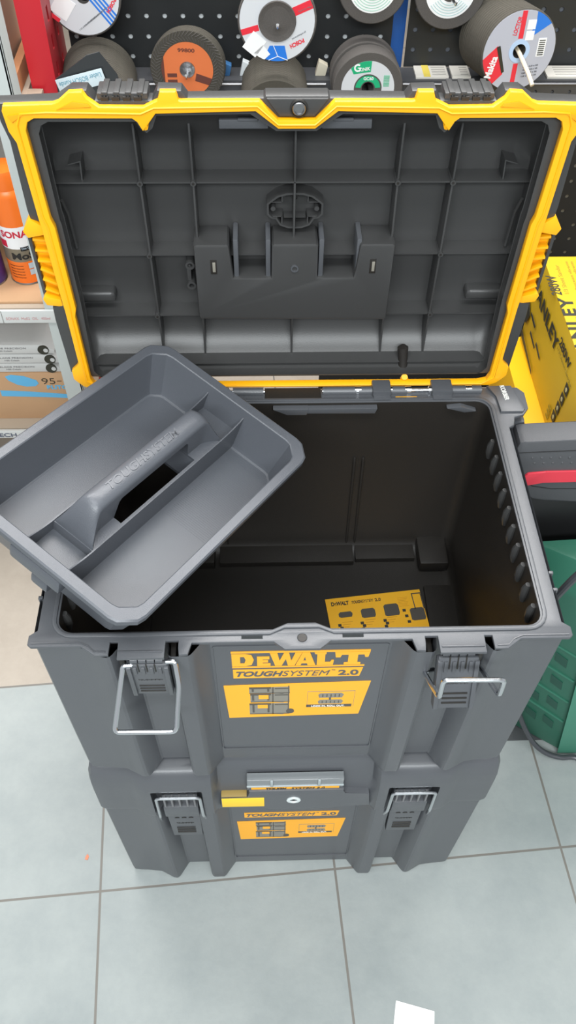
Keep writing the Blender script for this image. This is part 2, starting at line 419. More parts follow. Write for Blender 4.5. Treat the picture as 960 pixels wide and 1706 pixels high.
# inside details ---------------------------------------------------------------
m = MB()
for x in (-.105, .0865):
    for dx in (0, .0118):
        m.tube([(x+dx, .3435, .586), (x+dx, .3405, .580), (x+dx*1.05, .3365, .395)], .0017, 8)
obj('inner_wall_rib', m, INSH, box1)
m = MB()
m.prism([(-.0245, .6815), (.0208, .6815), (.0185, .672), (-.006, .672)], .338, .347, 'y', .001)
m.prism([(.0150, .6735), (.0175, .681), (.1085, .6815), (.106, .6725)], .339, .347, 'y', .001)
m.prism([(.197, .6800), (.215, .6825), (.236, .6745), (.221, .6725)], .339, .347, 'y', .001)
m.prism([(-.197, .6800), (-.215, .6825), (-.236, .6745), (-.221, .6725)], .339, .347, 'y', .001)
obj('wall_emboss', m, BLK, box1)
m = MB()
m.box(-.105, .0955, .303, .345, .388, .4000, .001); m.box(.099, .188, .308, .345, .388, .3990, .001)
m.box(.192, .236, .288, .345, .388, .412, .006); m.box(-.236, -.112, .300, .345, .388, .406, .003)
m.box(.196, .240, .06, .262, .388, .3945, .003)
m.box(-.240, -.20, .06, .262, .388, .3945, .003)
obj('bottom_ledge', m, INSH, box1)
for sx in (-1, 1):
    for i in range(10):
        y = .286-.0268*i
        m = MB(); m.tube([(sx*.2475, y, .676), (sx*.2462, y, .668), (sx*.2465, y, .655), (sx*.2480, y, .645)], [.0030, .0044, .0044, .0030], 10)
        obj('side_catch', m, LIDSH, box1)

# ---- lid, standing upright -----------------------------------------------------
lid_out = [(.0, .6995), (.245, .6995), (.266, .7000), (.279, .708), (.280, .735), (.2825, .79), (.2820, .8080), (.2700, .8120), (.2700, .9200), (.2825, .9240), (.2835, .935), (.2835, 1.010), (.288, 1.030), (.2875, 1.0475), (.231, 1.0500), (.219, 1.0575), (.2150, 1.060), (.2000, 1.060), (.1935, 1.0500), (.1390, 1.0500), (.1330, 1.0600), (.1105, 1.0595), (.105, 1.0515), (.0320, 1.0525), (.0300, 1.0545), (.0, 1.0545)]
lo = [(x, z) for x, z in lid_out]+[(-x, z) for x, z in lid_out[::-1] if x > 0]
inn = [(.0, .6945+.004), (.2385, .6985), (.2455, .7010), (.2510, .7090), (.2492, .8045), (.2492, .8150), (.2515, .917), (.2525, .924), (.2545, 1.018), (.2505, 1.0270), (.2425, 1.0310), (.156, 1.0310), (.1525, 1.024), (.1475, 1.0200), (.1425, 1.024), (.1370, 1.0370), (.0450, 1.0385), (.0195, 1.0215), (.0, 1.0215)]
li = [(x, z) for x, z in inn]+[(-x, z) for x, z in inn[::-1] if x > 0]
m = MB()
m.plate(lo, [li], .3830, .401, 'y', .0012)
def lring(y, x, z0, z1, r=.016):
    return [(a, y, b) for a, b in rrect(-x, x, z0, z1, r, 4)]
m.loft([lring(.384, .2552, .6975, 1.0400), lring(.400, .2565, .7000, 1.028, .018), lring(.415, .2585, .7080, 1.012, .02), lring(.430, .2600, .7240, .996, .022), lring(.438, .2590, .7400, .985, .026), lring(.440, .2540, .7500, .978, .03)], False, True)
m.loft([lring(.399, .268, .706, 1.040), lring(.43, .267, .712, 1.025), lring(.462, .262, .73, 1.005), lring(.472, .245, .75, .985)], False, True)
lid = obj('lid', m, LIDSH, box1, label='upright lid showing its ribbed inside, shade put into its colour')
# dark fill behind the bolt
obj('bolt_plate', MB().plate([(-.029, 1.0535), (.030, 1.0535), (.0175, 1.0365), (-.0165, 1.0365)], [], .3795, .384, 'y', .0006), LIDSH, lid)
m = MB(); m.lathe([(.0066, 0), (.0066, -.003), (.0058, -.004), (.0045, -.0042), (.0043, -.0028), (.0, -.0028)], (.002, .3800, 1.0447), (0, 1, 0), 24)
obj('bolt', m, METD, lid, label='round steel bolt head in the lid front')
m = MB().lathe([(.0088, 0), (.0088, -.0018), (.0075, -.0022), (.0072, 0)], (.002, .3797, 1.0447), (0, 1, 0), 24); obj('bolt_collar', m, INSH, lid)
# yellow seal frame
yo = [(0, .6860), (.240, .6860), (.2560, .6860), (.2650, .6905), (.2720, .6985), (.2755, .7030), (.2755, .7160), (.2690, .7225), (.2650, .7290), (.2665, .8080), (.2672, .8190), (.2708, .9190), (.2715, .9280), (.2750, 1.0125), (.2800, 1.0240), (.2820, 1.0440), (.2800, 1.0490), (.2330, 1.0505), (.2270, 1.0525), (.2155, 1.0615), (.2030, 1.0620), (.1995, 1.0555), (.1895, 1.0475), (.1470, 1.0470), (.1330, 1.0535), (.1300, 1.0620), (.1150, 1.0620), (.1130, 1.0535), (.1105, 1.0530), (.0360, 1.0530), (.0180, 1.0348), (.0, 1.0348)]
yi = [(0, .6915), (.2400, .6915), (.2510, .6945), (.2545, .7040), (.2560, .8010), (.2532, .8120), (.2562, .9190), (.2590, .9290), (.2630, 1.0250), (.2600, 1.0330), (.2530, 1.0368), (.1590, 1.0366), (.1545, 1.0330), (.1500, 1.0240), (.1425, 1.0330), (.1360, 1.0412), (.0400, 1.0435), (.0180, 1.0262), (0, 1.0262)]
f2 = lambda L: [(x, z) for x, z in L]+[(-x, z) for x, z in L[::-1] if x > 0]
yf = obj('seal_frame', MB().plate(f2(yo), [f2(yi)], .3750, .3832, 'y', .0010), YEL, lid, label='bright yellow frame round the lid')
# ridge line along the frame
def between(t): 
    a = [(.0, .6895), (.245, .6895), (.2595, .700), (.2605, .800), (.2600, .814), (.2635, .920), (.2665, .932), (.2705, 1.030), (.2650, 1.0415), (.240, 1.0430), (.15, 1.0415), (.137, 1.0470), (.038, 1.0485), (.018, 1.0305), (0, 1.0305)]
    return f2([(x+t*(.001 if x > .1 else 0), z) for x, z in a])
a = between(0)
obj('frame_ridge', MB().tube([(x, .3748, z) for x, z in a], .0013, 6, closed=True), YEL, yf)
m = MB()
for sx in (-1, 1):
    m.prism([(sx*.2775, 1.040), (sx*.2600, 1.0425), (sx*.2640, 1.0405), (sx*.2740, 1.0330)], .3738, .3752, 'y', .0005)
    m.prism([(sx*.2130, 1.0535), (sx*.1990, 1.0515), (sx*.1960, 1.0480), (sx*.2230, 1.0470), (sx*.2300, 1.0455)], .3738, .3752, 'y', .0005)
obj('frame_pad', m, mat('deep_yellow_plastic', (246, 162, 8), .45), yf)
m = MB()
for sx in (-1, 1): m.tube([(sx*.1478, .384, 1.030), (sx*.1478, .376, 1.027)], [.004, .0032], 8)
obj('frame_peg', m, YEL, yf)
# dark latch keepers on the free edge
for sx in (-1, 1):
    m = MB(); m.box(min(sx*.1430, sx*.1915), max(sx*.1430, sx*.1915), .386, .412, 1.0440, 1.0560, .0015)
    for i in range(4):
        x = sx*(.150+.0113*i)
        m.box(x-.0030, x+.0030, .385, .414, 1.0540, 1.0575, .0012)
        m.box(x-.0006, x+.0006, .3840, .387, 1.0475, 1.0545, .0003)
    obj('latch_keeper', m, LIDSH, lid)
    m = MB()
    for i in range(4):
        x = sx*(.1525+.0105*i); m.box(x-.0036, x+.0036, .3835, .3862, 1.0480, 1.0535, .0003)
    obj('keeper_pocket', m, INSH, lid)
# yellow side latches
for sx in (-1, 1):
    m = MB()
    m.prism([(sx*.2690, .8090), (sx*.2880, .8115), (sx*.2910, .8200), (sx*.2880, .8240), (sx*.2700, .8190)], .383, .405, 'y', .0012)
    m.prism([(sx*.2690, .9070), (sx*.2890, .9030), (sx*.2930, .9110), (sx*.2835, .9260), (sx*.2715, .9180)], .380, .403, 'y', .0012)
    m.prism([(sx*.2670, .8200), (sx*.2885, .8200), (sx*.2905, .9060), (sx*.2700, .9100)], .398, .404, 'y', .001)
    sl = obj('side_latch', m, YEL, lid, label='yellow ribbed side latch')
    for i in range(6):
        z = .828+.0135*i
        T_ = Matrix.Translation((sx*.279, 0, z)) @ Matrix.Rotation(sx*(-.45 if i < 3 else -.1), 4, 'Y') @ Matrix.Translation((-sx*.279, 0, -z))
        obj('latch_rib', MB().box(min(sx*.2705, sx*.2870), max(sx*.2705, sx*.2870), .387, .400, z-.0016, z+.0016, .0007, M=T_), YEL, sl)
    obj('latch_cover', MB().prism([(sx*.2875, .816), (sx*.2915, .816), (sx*.2935, .906), (sx*.2895, .906)], .392, .409, 'y', .001), LIDSH, sl)
# reinforcing ribs inside lid
for i, (x0, x1) in enumerate(((-.1655, -.1635), (-.1085, -.1105), (.001, .001), (.1125, .1160), (.1725, .1715))):
    m = MB()
    zt, zm, zb = 1.019, .9475, (.70 if i != 2 else .700)
    for (xa, za, xb, zb2) in ((x0, zt, x0, zm), (x0, zm, x1, zb)):
        w = .0011
        m.loft([[(xb-w, .415, zb2), (xb+w, .415, zb2), (xb+w*1.6, .441, zb2), (xb-w*1.6, .441, zb2)], [(xa-w, .415, za), (xa+w, .415, za), (xa+w*1.6, .441, za), (xa-w*1.6, .441, za)]])
    m._bev(list(m.bm.faces), .0004)
    obj('vertical_rib', m, LIDSH, lid)
for z in (.9470, .8570, .7705):
    m = MB().loft([[(-.262, .415, z-.0009), (-.262, .415, z+.0009), (-.262, .441, z+.0014), (-.262, .441, z-.0014)], [(.262, .415, z-.0009), (.262, .415, z+.0009), (.262, .441, z+.0014), (.262, .441, z-.0014)]])
    obj('horizontal_rib', m, LIDSH, lid)
m = MB()
for x in (-.1655, -.1085, .1125, .1725):
    for z in (.947, .857, .7705): m.lathe([(.0032, -.003), (.0032, .020), (.0032, .026)], (x, .4155, z), (0, 1, 0), 12)
obj('rib_boss', m, LIDSH, lid)
m = MB()
for x in (-.1655, -.1085, .1125, .1725):
    for z in (.947, .857, .7705): m.lathe([(.0014, -.0034), (.0014, .0), (0, .0)], (x, .4155, z), (0, 1, 0), 10)
obj('boss_hole', m, INSH, lid)
# accessory pocket
pk = [(-.113, .7800), (-.111, .7760), (.114, .7730), (.1155, .7770), (.1160, .8780), (.1130, .8800), (.0780, .8800), (.0760, .8780), (.0730, .8450), (.0710, .8350), (.0365, .8350), (.0290, .8350), (.0285, .8780), (.0260, .8805), (-.0220, .8805), (-.0245, .8780), (-.0250, .8350), (-.0340, .8350), (-.0690, .8350), (-.0700, .8450), (-.0730, .8780), (-.0750, .8800), (-.1100, .8800), (-.1130, .8780)]
pocket = obj('accessory_pocket', MB().plate(pk, [], .4000, .4400, 'y', .0025), LIDSH, lid, label='low dark pocket with two slots')
m = MB()
for x in (-.0655, -.0285, .0325, .0755): m.box(x-.0030, x+.0030, .4040, .440, .832, .884, .002)
obj('pocket_pillar', m, BLK, pocket)
m = MB()
for x in (-.0915, .0925):
    m.box(x-.0036, x+.0036, .3993, .4006, .8415, .8605, .0003)
obj('pocket_slot', m, INSH, pocket)
m = MB()
for x in (-.0915, .0925): m.box(x-.0012, x+.0022, .3988, .4004, .8445, .8575, .0005)
obj('slot_tongue', m, STKL, pocket)
obj('pocket_stud', MB().plate(circ(.0020, .8485, .0046, 20), [circ(.0020, .8485, .0030, 20)], .3985, .4005), BLK, pocket)
# oval socket above the pocket
m = MB()
ov = [(.0315, .909), (.0315, .918), (.027, .922), (.020, .9275), (.010, .9305), (0, .931)]
ov = ov + [(-x, z) for x, z in ov[-2::-1]]+[(-.0315, .905), (-.027, .900), (-.0215, .899), (-.017, .891), (-.008, .8875), (0, .887), (.008, .8875), (.017, .891), (.0215, .899), (.027, .900), (.0315, .905)]
ovi = [(x*.93, .909+(z-.909)*.90) for x, z in ov]
m.plate([(x+.002, z) for x, z in ov], [[(x+.002, z) for x, z in ovi]], .421, .441)
for sx in (-1, 1):
    m.box(.002+sx*.0145-.0007, .002+sx*.0145+.0007, .424, .441, .918, .9275)
    m.box(.002+sx*.0145-.0007, .002+sx*.0145+.0007, .424, .441, .8905, .901)
    m.box(min(.002+sx*.0145, .002+sx*.029), max(.002+sx*.0145, .002+sx*.029), .424, .441, .9175, .9188)
    m.box(min(.002+sx*.0145, .002+sx*.029), max(.002+sx*.0145, .002+sx*.029), .424, .441, .900, .9013)
    m.lathe([(.0028, -.017), (.0028, 0)], (.002+sx*.0245, .441, .910), (0, 1, 0), 12)
m.box(-.0105, .0145, .428, .441, .8965, .8975)
m.plate(circ(.002, .9155, .0045, 16), [circ(.002, .9155, .0032, 16)], .438, .441)
obj('lock_socket', m, LIDSH, lid)
# clip left of pocket, moulded side bumps, lid stay
m = MB()
for z in (.845, .817): m.plate(circ(-.120, z-.002, .0055, 16), [circ(-.120, z-.002, .0030, 16)], .414, .441)
m.box(-.1245, -.1195, .417, .441, .820, .842, .001)
obj('side_clip', m, LIDSH, lid)
for sx in (-1, 1):
    m = MB(); m.box(min(sx*.215, sx*.262), max(sx*.215, sx*.262), .424, .445, .783, .798, .006, seg=4)
    obj('side_bump', m, LIDSH, lid)
    m = MB(); m.prism([(sx*.2285, .9475), (sx*.2270, .9475), (sx*.2255, .9700), (sx*.2400, .9660), (sx*.2400, .9650), (sx*.2270, .9683)], .419, .441, 'y'); obj('corner_rib', m, LIDSH, lid)
    m = MB(); m.tube([(sx*.2540, .418, .925), (sx*.2515, .424, .905), (sx*.2500, .426, .86)], .002, 8); obj('wall_bead', m, LIDSH, lid)
m = MB(); m.tube([(.1455, .4000, .6965), (.1450, .4020, .7030), (.1435, .4080, .7230), (.1430, .4080, .7250)], [.0062, .0058, .0070, .004], 14)
obj('lid_stay', m, INSH, lid)
obj('stay_cap', MB().tube([(.1462, .384, .6915), (.1458, .381, .6965)], [.0052, .0040], 10), YEL, lid)
m = MB(); m.box(-.0770, -.0275, .4015, .4300, 1.0130, 1.0225, .001); m.box(.0265, .0770, .4015, .4300, 1.0130, 1.0225, .001)
m.box(-.058, -.038, .3995, .403, 1.0215, 1.0245, .0005); m.box(.038, .058, .3995, .403, 1.0215, 1.0245, .0005)
obj('edge_block', m, BLK, lid)
# hinge -----------------------------------------------------------------------
m = MB()
for x0, x1 in ((.0400, .0830), (.0860, .1040), (.1260, .1480), (.1820, .2030), (.2050, .2440), (-.0750, -.0360), (-.1480, -.0800), (-.24, -.16)):
    m.tube([(x0, .3665, .6862), (x1, .3665, .6862)], .0058, 14)
obj('hinge_barrel', m, BLK, box1)
m = MB()
for x0, x1 in ((.1030, .1270), (.1790, .2060), (-.1600, -.1450)):
    m.box(x0, x1, .3560, .3790, .6800, .6945, .0025); m.box(x0+.001, x1-.001, .349, .358, .6850, .6880, .001)
obj('hinge_knuckle', m, BLK, box1)
m = MB(); m.tube([(-.245, .3665, .6862), (-.0345, .3665, .6862)], .0022, 10); m.tube([(.0395, .3665, .6862), (.2450, .3665, .6862)], .0024, 10)
for x in (.0850, .125, .1495, .1800, .2275): m.tube([(x-.004, .3665, .6868), (x+.004, .3665, .6868)], .0054, 14)
obj('hinge_pin', m, MET, box1)
obj('hinge_recess', MB().box(-.0345, .0375, .3530, .3740, .6853, .6858), INSH, box1)
obj('hinge_tab', MB().box(.1325, .1600, .3500, .3555, .6850, .6866, .0005), YEL, box1, label='small yellow tab below the hinge')

# ---- front latches of the open box -------------------------------------------
def latch(root, M, name='latch'):
    m = MB()
    m.box(-.0205, .0205, -.0040, .0015, -.0680, 0, .0012, M=M)
    m.box(-.0215, -.0165, -.0065, .0060, -.0680, -.003, .0012, M=M)
    m.box(.0165, .0215, -.0065, .0060, -.0680, -.003, .0012, M=M)
    o = obj(name, m, BLK, root)
    m = MB()
    for i in range(4):
        x = -.0128+.0085*i
        m.tube([M @ Vector((x-.0037, .001, .0035)), M @ Vector((x+.0037, .001, .0035))], .0040, 12)
        m.box(x-.0018, x+.0018, -.0058, -.0035, -.0180, -.004, .0006, M=M)
    obj('latch_knuckle', m, BLK, o)
    m = MB()
    for i in range(3): m.box(-.0130, .0135, -.0047, -.0037, -.0485-.0065*i, -.0462-.0065*i, .0004, M=M)
    for i in range(3): m.box(-.0098+.0085*i, -.0084+.0085*i, -.0047, -.0037, -.0140, .002, .0002, M=M)
    m.text('TOUGHSYSTEM', M @ Vector((-.0125, -.0041, -.0345)), M.to_3x3() @ Vector((1, 0, 0)), M.to_3x3() @ Vector((0, 0, 1)), .025, .0022, ext=.0003)
    obj('latch_groove', m, INSH, o)
    return o
L1 = latch(box1, Matrix.Translation((-.1575, -.0125, .6730)) @ Matrix.Rotation(.05, 4, 'X'))
L2 = latch(box1, Matrix.Translation((.1590, -.0120, .6735)) @ Matrix.Rotation(-.36, 4, 'X'))
def bail(root, pts, r=.0026):
    # round the bends
    P = [Vector(p) for p in pts]; out = [P[0]]
    for a, b_, c in zip(P, P[1:], P[2:]):
        d = min(.006, (a-b_).length*.4, (c-b_).length*.4)
        p0 = b_+(a-b_).normalized()*d; p1 = b_+(c-b_).normalized()*d
        for k in range(5):
            t = k/4; out.append((1-t)**2*p0+2*t*(1-t)*b_+t*t*p1)
    out.append(P[-1])
    return obj('wire_bail', MB().tube(out, r, 10), MET, root, label='bright steel wire loop')
bail(box1, [(-.172, -.0150, .6715), (-.1815, -.0150, .6710), (-.1857, -.0300, .6518), (-.1940, -.0600, .6126), (-.1305, -.0600, .6112), (-.1253, -.0300, .6570), (-.1285, -.0150, .6770), (-.138, -.0150, .6770)])
bail(box1, [(.140, -.0080, .6370), (.1285, -.0110, .6390), (.1368, -.0500, .6555), (.1355, -.0500, .6940), (.1955, -.0500, .6920), (.1971, -.0500, .6582), (.1860, -.0110, .6465), (.176, -.0080, .6460)])
m = MB()
for sx in (-1, 1):
    for d in (-1, 1):
        x = sx*.1585+d*.0262
        m.box(x-.0030, x+.0030, -.006, .014, .6320, .6660, .0015)
obj('latch_ear', m, INSH, box1)

# ================================================================== LOWER (CLOSED) TOOLBOX
box2 = thing('toolbox', 'closed charcoal toolbox on the floor tiles underneath the open toolbox', 'toolbox', (0, .18, FZ))
make_body(box2, -.441, False)['label'] = 'charcoal bin with front ribs'
brand_front(box2, -.441, True)
def lid2_ring(z, s, y0, yc, yb):
    f = [(0, yc), (.05, yc), (.100, yc), (.1050, yc-.003), (.1085, y0-.004), (.1130, y0-.0100), (.120, y0-.0112), (.160, y0-.0112), (.200, y0-.0112), (.2080, y0-.0095), (.2160, y0-.0050), (.2240, y0), (.250, y0), (.266*s, y0+.0002), (.2740*s, y0+.003), (.2775*s, y0+.011)]
    half = f+[(.2775*s, .345), (.272*s, .362), (.255*s, yb)]
    return [(x, y, z) for x, y in mirror(half)]
m = MB().loft([lid2_ring(*q) for q in ((.2250, .990, .003, .0050, .366), (.2275, .998, .0, .0010, .369), (.236, 1., -.001, -.0005, .370), (.270, 1., -.001, -.0002, .370), (.2845, 1., -.001, .0010, .370), (.302, 1., -.001, .0060, .370), (.322, .999, -.0005, .0095, .370), (.340, .994, .0020, .0130, .369), (.350, .986, .0055, .0165, .366), (.357, .974, .0110, .0215, .36), (.3595, .962, .0170, .0270, .355))])
lid2 = obj('lid', m, BLK, box2)
c = MB()
for sx in (-1, 1): c.box(sx*.1605-.0345, sx*.1605+.0345, -.03, .010, .200, .3160, .003)
cut(lid2, c)
# raised panel in the centre of the lid front with the lock
m = MB().prism([(-.104, .2420), (-.102, .2800), (-.064, .2800), (-.0635, .3010), (.0665, .3010), (.067, .2870), (.102, .2850), (.106, .2400), (.058, .2390), (.0500, .2270), (-.033, .2270), (-.039, .2390)], -.0070, .004, 'y', .0015)
obj('lock_panel', m, BLK, box2)
m = MB().lathe([(.0098, 0), (.0098, -.0016), (.0088, -.0022), (.0058, -.0022), (.0052, -.0008)], (-.0020, -.0068, .2680), (0, 1, 0), 28)
obj('lock_ring', m, mat('pale_metal', (226, 232, 232), .35, metal=.3), box2, label='pale round ring on the lid front')
obj('lock_core', MB().lathe([(.0058, -.0008), (.003, -.0010), (0, -.0004)], (-.0020, -.0068, .2680), (0, 1, 0), 20), METD, box2)
obj('yellow_marker', MB().box(-.1015, -.0428, -.0078, -.0068, .2470, .2775, .0003), mat('marker_yellow', (250, 206, 50), .5), box2, label='small plain yellow sticker left of the lock')
# transparent label window on lid
m = MB().box(-.0655, .0650, -.0030, .0080, .2960, .3290, .001)
lw = obj('label_window', m, mat('clear_plastic', (120, 124, 126), .15, trans=.0, spec=.8), box2, label='glossy label holder strip')
obj('label_card', MB().prism(rectp(-.0600, .0595, .2970, .3095), -.0042, -.0028, 'y'), ORG, lw)
m = MB(); m.text('TOUGH', (-.040, -.0046, .3000), (1, 0, 0), (0, 0, 1), .028, .0062, bold=.03, shear=.3); m.text('SYSTEM 2.0', (-.006, -.0046, .3000), (1, 0, 0), (0, 0, 1), .046, .0062, bold=.0, shear=.3)
obj('label_lettering', m, STKD, lw)
m = MB(); m.box(-.0660, .0655, -.0050, -.0025, .3095, .3120, .0008); m.box(-.0340, -.0305, -.0055, -.0025, .3110, .3300, .0006); m.box(.0300, .0335, -.0055, -.0025, .3110, .3300, .0006)
m.box(-.0340, -.0230, -.0052, -.0042, .2965, .2985, .0004); m.box(.0230, .0335, -.0052, -.0042, .2965, .2985, .0004)
obj('window_frame', m, mat('frosted_plastic', (160, 168, 170), .3), lw)
obj('lid_strip', MB().box(-.1015, -.0665, -.0075, .0015, .2830, .2860, .0004), mat('brass_print', (150, 126, 70), .5), box2)
# closed latches
for sx in (-1, 1):
    nx = sx*.1595+.001; T = Matrix.Translation((nx, 0, 0))
    m = MB()
    m.box(-.0245, .0245, -.0135, .002, .2270, .2650, .0035, M=T)
    m.box(-.0245, .0245, -.0060, .002, .2500, .2900, .002, M=T)
    m.prism([(-.0235, .2300), (.0235, .2300), (.0225, .1330), (-.0210, .1330)], -.0075, .002, 'y', .0015, M=T)
    lt = obj('latch', m, BLK, box2)
    for i in range(5): obj('latch_tooth', MB().box(-.0205+.01025*i-.0014, -.0205+.01025*i+.0014, -.0125, .000, .2600, .2900, .0006, M=T), mat('pale_latch_plastic', (112, 112, 114), .4), lt)  # teeth set paler than the latch body
    for i in range(3): obj('latch_groove', MB().box(-.0135, .0135, -.0088, -.0070, .1480+.0090*i, .1520+.0090*i, .0006, M=T), INSH, lt)
    for i in range(3): obj('latch_notch', MB().plate([(x, z) for x, z in circ(-.0100+.0100*i, .2080, .0034, 8, 0, 180)], [], -.0082, -.0072, 'y', 0, M=T), INSH, lt)
    obj('latch_lettering', MB().text('TOUGHSYSTEM', (nx-.0125, -.0077, .1850), (1, 0, 0), (0, 0, 1), .025, .0034, ext=.0004), INSH, lt)
    bail(box2, [(nx-.0345, .0040, .1700), (nx-.0345, -.0030, .1850), (nx-.0300, -.0160, .2400), (nx-.0292, -.0165, .3080), (nx+.0292, -.0165, .3080), (nx+.0300, -.0160, .2400), (nx+.0335, -.0030, .1850), (nx+.0335, .0040, .1700)], .0023)

# ================================================================== TRAY
TS = .932
Rt = Matrix(((0.5778, -0.7775, 0.2483, -.1619), (0.8093, 0.5852, -0.0510, .1694), (-0.1057, 0.2304, 0.9673, .7657), (0, 0, 0, 1)))
tray = thing('tote_tray', 'grey plastic carry tray with centre handle tilted across the open toolbox', 'tray', M=Rt)
def tobj(name, mb, m, parent, **k):
    for v in mb.bm.verts: v.co *= TS
    return obj(name, mb, m, parent, local=True, **k)
def octo(a, b, c, h):
    out = []
    k1, k2 = c*1.18, c*.86      # softened chamfer
    for sx, sy in ((1, -1), (1, 1), (-1, 1), (-1, -1)):
        q = [(sx*(a-k1), sy*b), (sx*(a-k2*.88), sy*(b-c*.10)), (sx*(a-c*.10), sy*(b-k2*.88)), (sx*a, sy*(b-k1))]
        if sx*sy > 0: q = q[::-1]
        out += q
    return [(x, y, h) for x, y in out]
FB = -.066
prof = [(.1452, .0985, .013, -.0620), (.1480, .1010, .015, -.0608), (.1500, .1030, .017, -.0565), (.1572, .1128, .0195, -.0040), (.1578, .1135, .020, -.0010), (.1590, .1147, .020, 0),
        (.1702, .1242, .022, 0), (.1722, .1260, .023, -.0016), (.1725, .1262, .023, -.0078), (.1700, .1240, .022, -.0090), (.1688, .1228, .0215, -.0105), (.1688, .1228, .0215, -.0140), (.1640, .1185, .020, -.0150),
        (.1555, .1050, .015, -.058), (.1530, .1020, .014, FB), (.1452, .0985, .013, FB)]
tb = tobj('tray_body', MB().loft([octo(*q) for q in prof], False, False), TRAYM, tray, smooth=28)
HX0, HX1, HY0, HY1 = -.0655, .0655, -.0245, .0235
fo = [(x, y) for x, y, _ in octo(.1452, .0985, .013, 0)]
tobj('tray_floor', MB().plate(fo, [rectp(HX0, HX1, HY0, HY1)], FB, -.0620, 'z'), TRAYM, tb, weld=False, smooth=10)
for y in (.0285, -.0285):
    m = MB().prism([(-.1500, -.0620), (-.1560, -.012), (-.150, -.0150), (-.1300, -.0190), (-.1180, -.0200), (.1180, -.0200), (.1300, -.0190), (.150, -.0150), (.1560, -.012), (.1500, -.0620)], y-.0008, y+.0008, 'y')
    tobj('partition', m, TRAYM, tb)
m = MB()
m.plate(rectp(-.1130, .1130, -.0285, .0285), [rectp(HX0, HX1, HY0, HY1)], -.0245, -.0220, 'z')
m.box(-.1145, -.1125, -.0285, .0285, -.0620, -.0220); m.box(.1125, .1145, -.0285, .0285, -.0620, -.0220)
for q in ((HX0-.0015, HX0, HY0, HY1), (HX1, HX1+.0015, HY0, HY1), (HX0, HX1, HY0-.0015, HY0), (HX0, HX1, HY1, HY1+.0015)): m.box(*q, FB, -.0235)
tobj('centre_well', m, TRAYM, tb, smooth=10)
tobj('end_bin_floor', MB().box(-.1530, -.1145, -.0280, .0280, -.0385, -.0370), TRAYM, tb); tobj('end_bin_floor', MB().box(.1145, .1530, -.0280, .0280, -.0385, -.0370), TRAYM, tb)
# handle: hollow arch
def hsec(x, top, hw, bot):
    n = 11; P = [(x, hw, bot)]
    r = min(hw, top-bot)
    for k in range(n):
        t = PI*k/(n-1); P.append((x, hw*math.cos(t)**1 if k not in (0, n-1) else hw*(1 if k == 0 else -1), max(bot+.0003, top-r*.62+r*.62*math.sin(t))))
    P.append((x, -hw, bot))
    return P
ST = [(-.1135, -.0195, .0265, -.0222), (-.1120, -.0130, .0262, -.0222), (-.1080, -.0030, .0235, -.0222), (-.1020, .0080, .0195, -.0222), (-.0960, .0170, .0160, -.0222), (-.0925, .0205, .0145, -.0222), (-.0880, .0222, .0138, -.0222), (-.0800, .0225, .0138, -.0222), (-.0660, .0225, .0138, -.0222), (-.0650, .0225, .0138, -.0215), (-.0600, .0225, .0138, .0020), (-.0560, .0225, .0138, .0060)]
ST = ST+[(-x, t, h, b_) for x, t, h, b_ in ST[::-1]]
hd = tobj('handle', MB().loft([hsec(*q) for q in ST]), TRAYM, tray, smooth=40)
for sx in (-1, 1):    # flared foot on the well top
    for sy in (-1, 1):
        m = MB().prism([(sx*.066, sy*.0138), (sx*.1125, sy*.0265), (sx*.0655, sy*.0265)], -.0222, -.0170, 'z')
m = MB().text('TOUGHSYSTEM', (-.066, -.0050, .0222), (1, 0, 0), (0, 1, 0), .118, .0100, ext=.0012, bold=.01, shear=.25)
tobj('handle_lettering', m, TRAYM, hd)
m = MB()
for i in range(46):
    x = .142-.0030*i
    m.box(x-.0007, x+.0007, -.0965, -.0360, -.0622, -.06178)
tobj('floor_texture', m, TRAYM, tb)
m = MB().box(-.1640, -.135, -.012, .012, -.070, -.052, .004); tobj('foot', m, TRAYM, tb)
m = MB().box(-.1725, -.1600, -.035, .035, -.034, -.012, .004); tobj('grip_lug', m, TRAYM, tb)

# ================================================================== CARD INSIDE THE BOX
a = math.atan2(.0152, .1401)
Mc = Matrix.Translation((.0495, .2412, .3912)) @ Matrix.Rotation(a, 4, 'Z')
cardt = thing('leaflet', 'yellow product leaflet lying on the bottom inside the open toolbox', 'leaflet', M=Mc)
W, Hh = .141, .075
m = MB().box(0, W, -Hh, 0, 0, .0005); sheet = obj('sheet', m, mat('leaflet_yellow', (255, 190, 40), .5), cardt, local=True)
kx = W/845.0; cy = lambda y: -(y-100)*kx*1.32
m = MB()
m.text('DeWALT', (45*kx, cy(160), .0007), (1, 0, 0), (0, 1, 0), 155*kx, .0068, bold=.04)
m.text('TOUGH', (225*kx, cy(157), .0007), (1, 0, 0), (0, 1, 0), 95*kx, .0050, bold=.03, shear=.3)
m.text('SYSTEM', (318*kx, cy(157), .0007), (1, 0, 0), (0, 1, 0), 98*kx, .0050, shear=.3)
m.text('2.0', (432*kx, cy(157), .0007), (1, 0, 0), (0, 1, 0), 52*kx, .0050, bold=.02)
for x0 in (70, 265, 465, 650):
    for j in range(3):
        xx = x0+(j % 2)*14 if x0 != 650 else x0+j*10
        yy = 300+j*22 if x0 != 650 else 240+j*44
        m.box(xx*kx, (xx+28)*kx, cy(yy+20), cy(yy), .0005, .0008)
obj('leaflet_lettering', m, STKD, sheet, local=True)
m = MB()
def pic(x0, x1, y0, y1):
    m.prism([(x0*kx, cy(y1-8)), ((x0+18)*kx, cy(y1)), ((x1-10)*kx, cy(y1)), (x1*kx, cy(y1-16)), (x1*kx, cy(y0+14)), ((x1-14)*kx, cy(y0)), ((x0+16)*kx, cy(y0)), (x0*kx, cy(y0+12))], .0005, .0009, 'z')
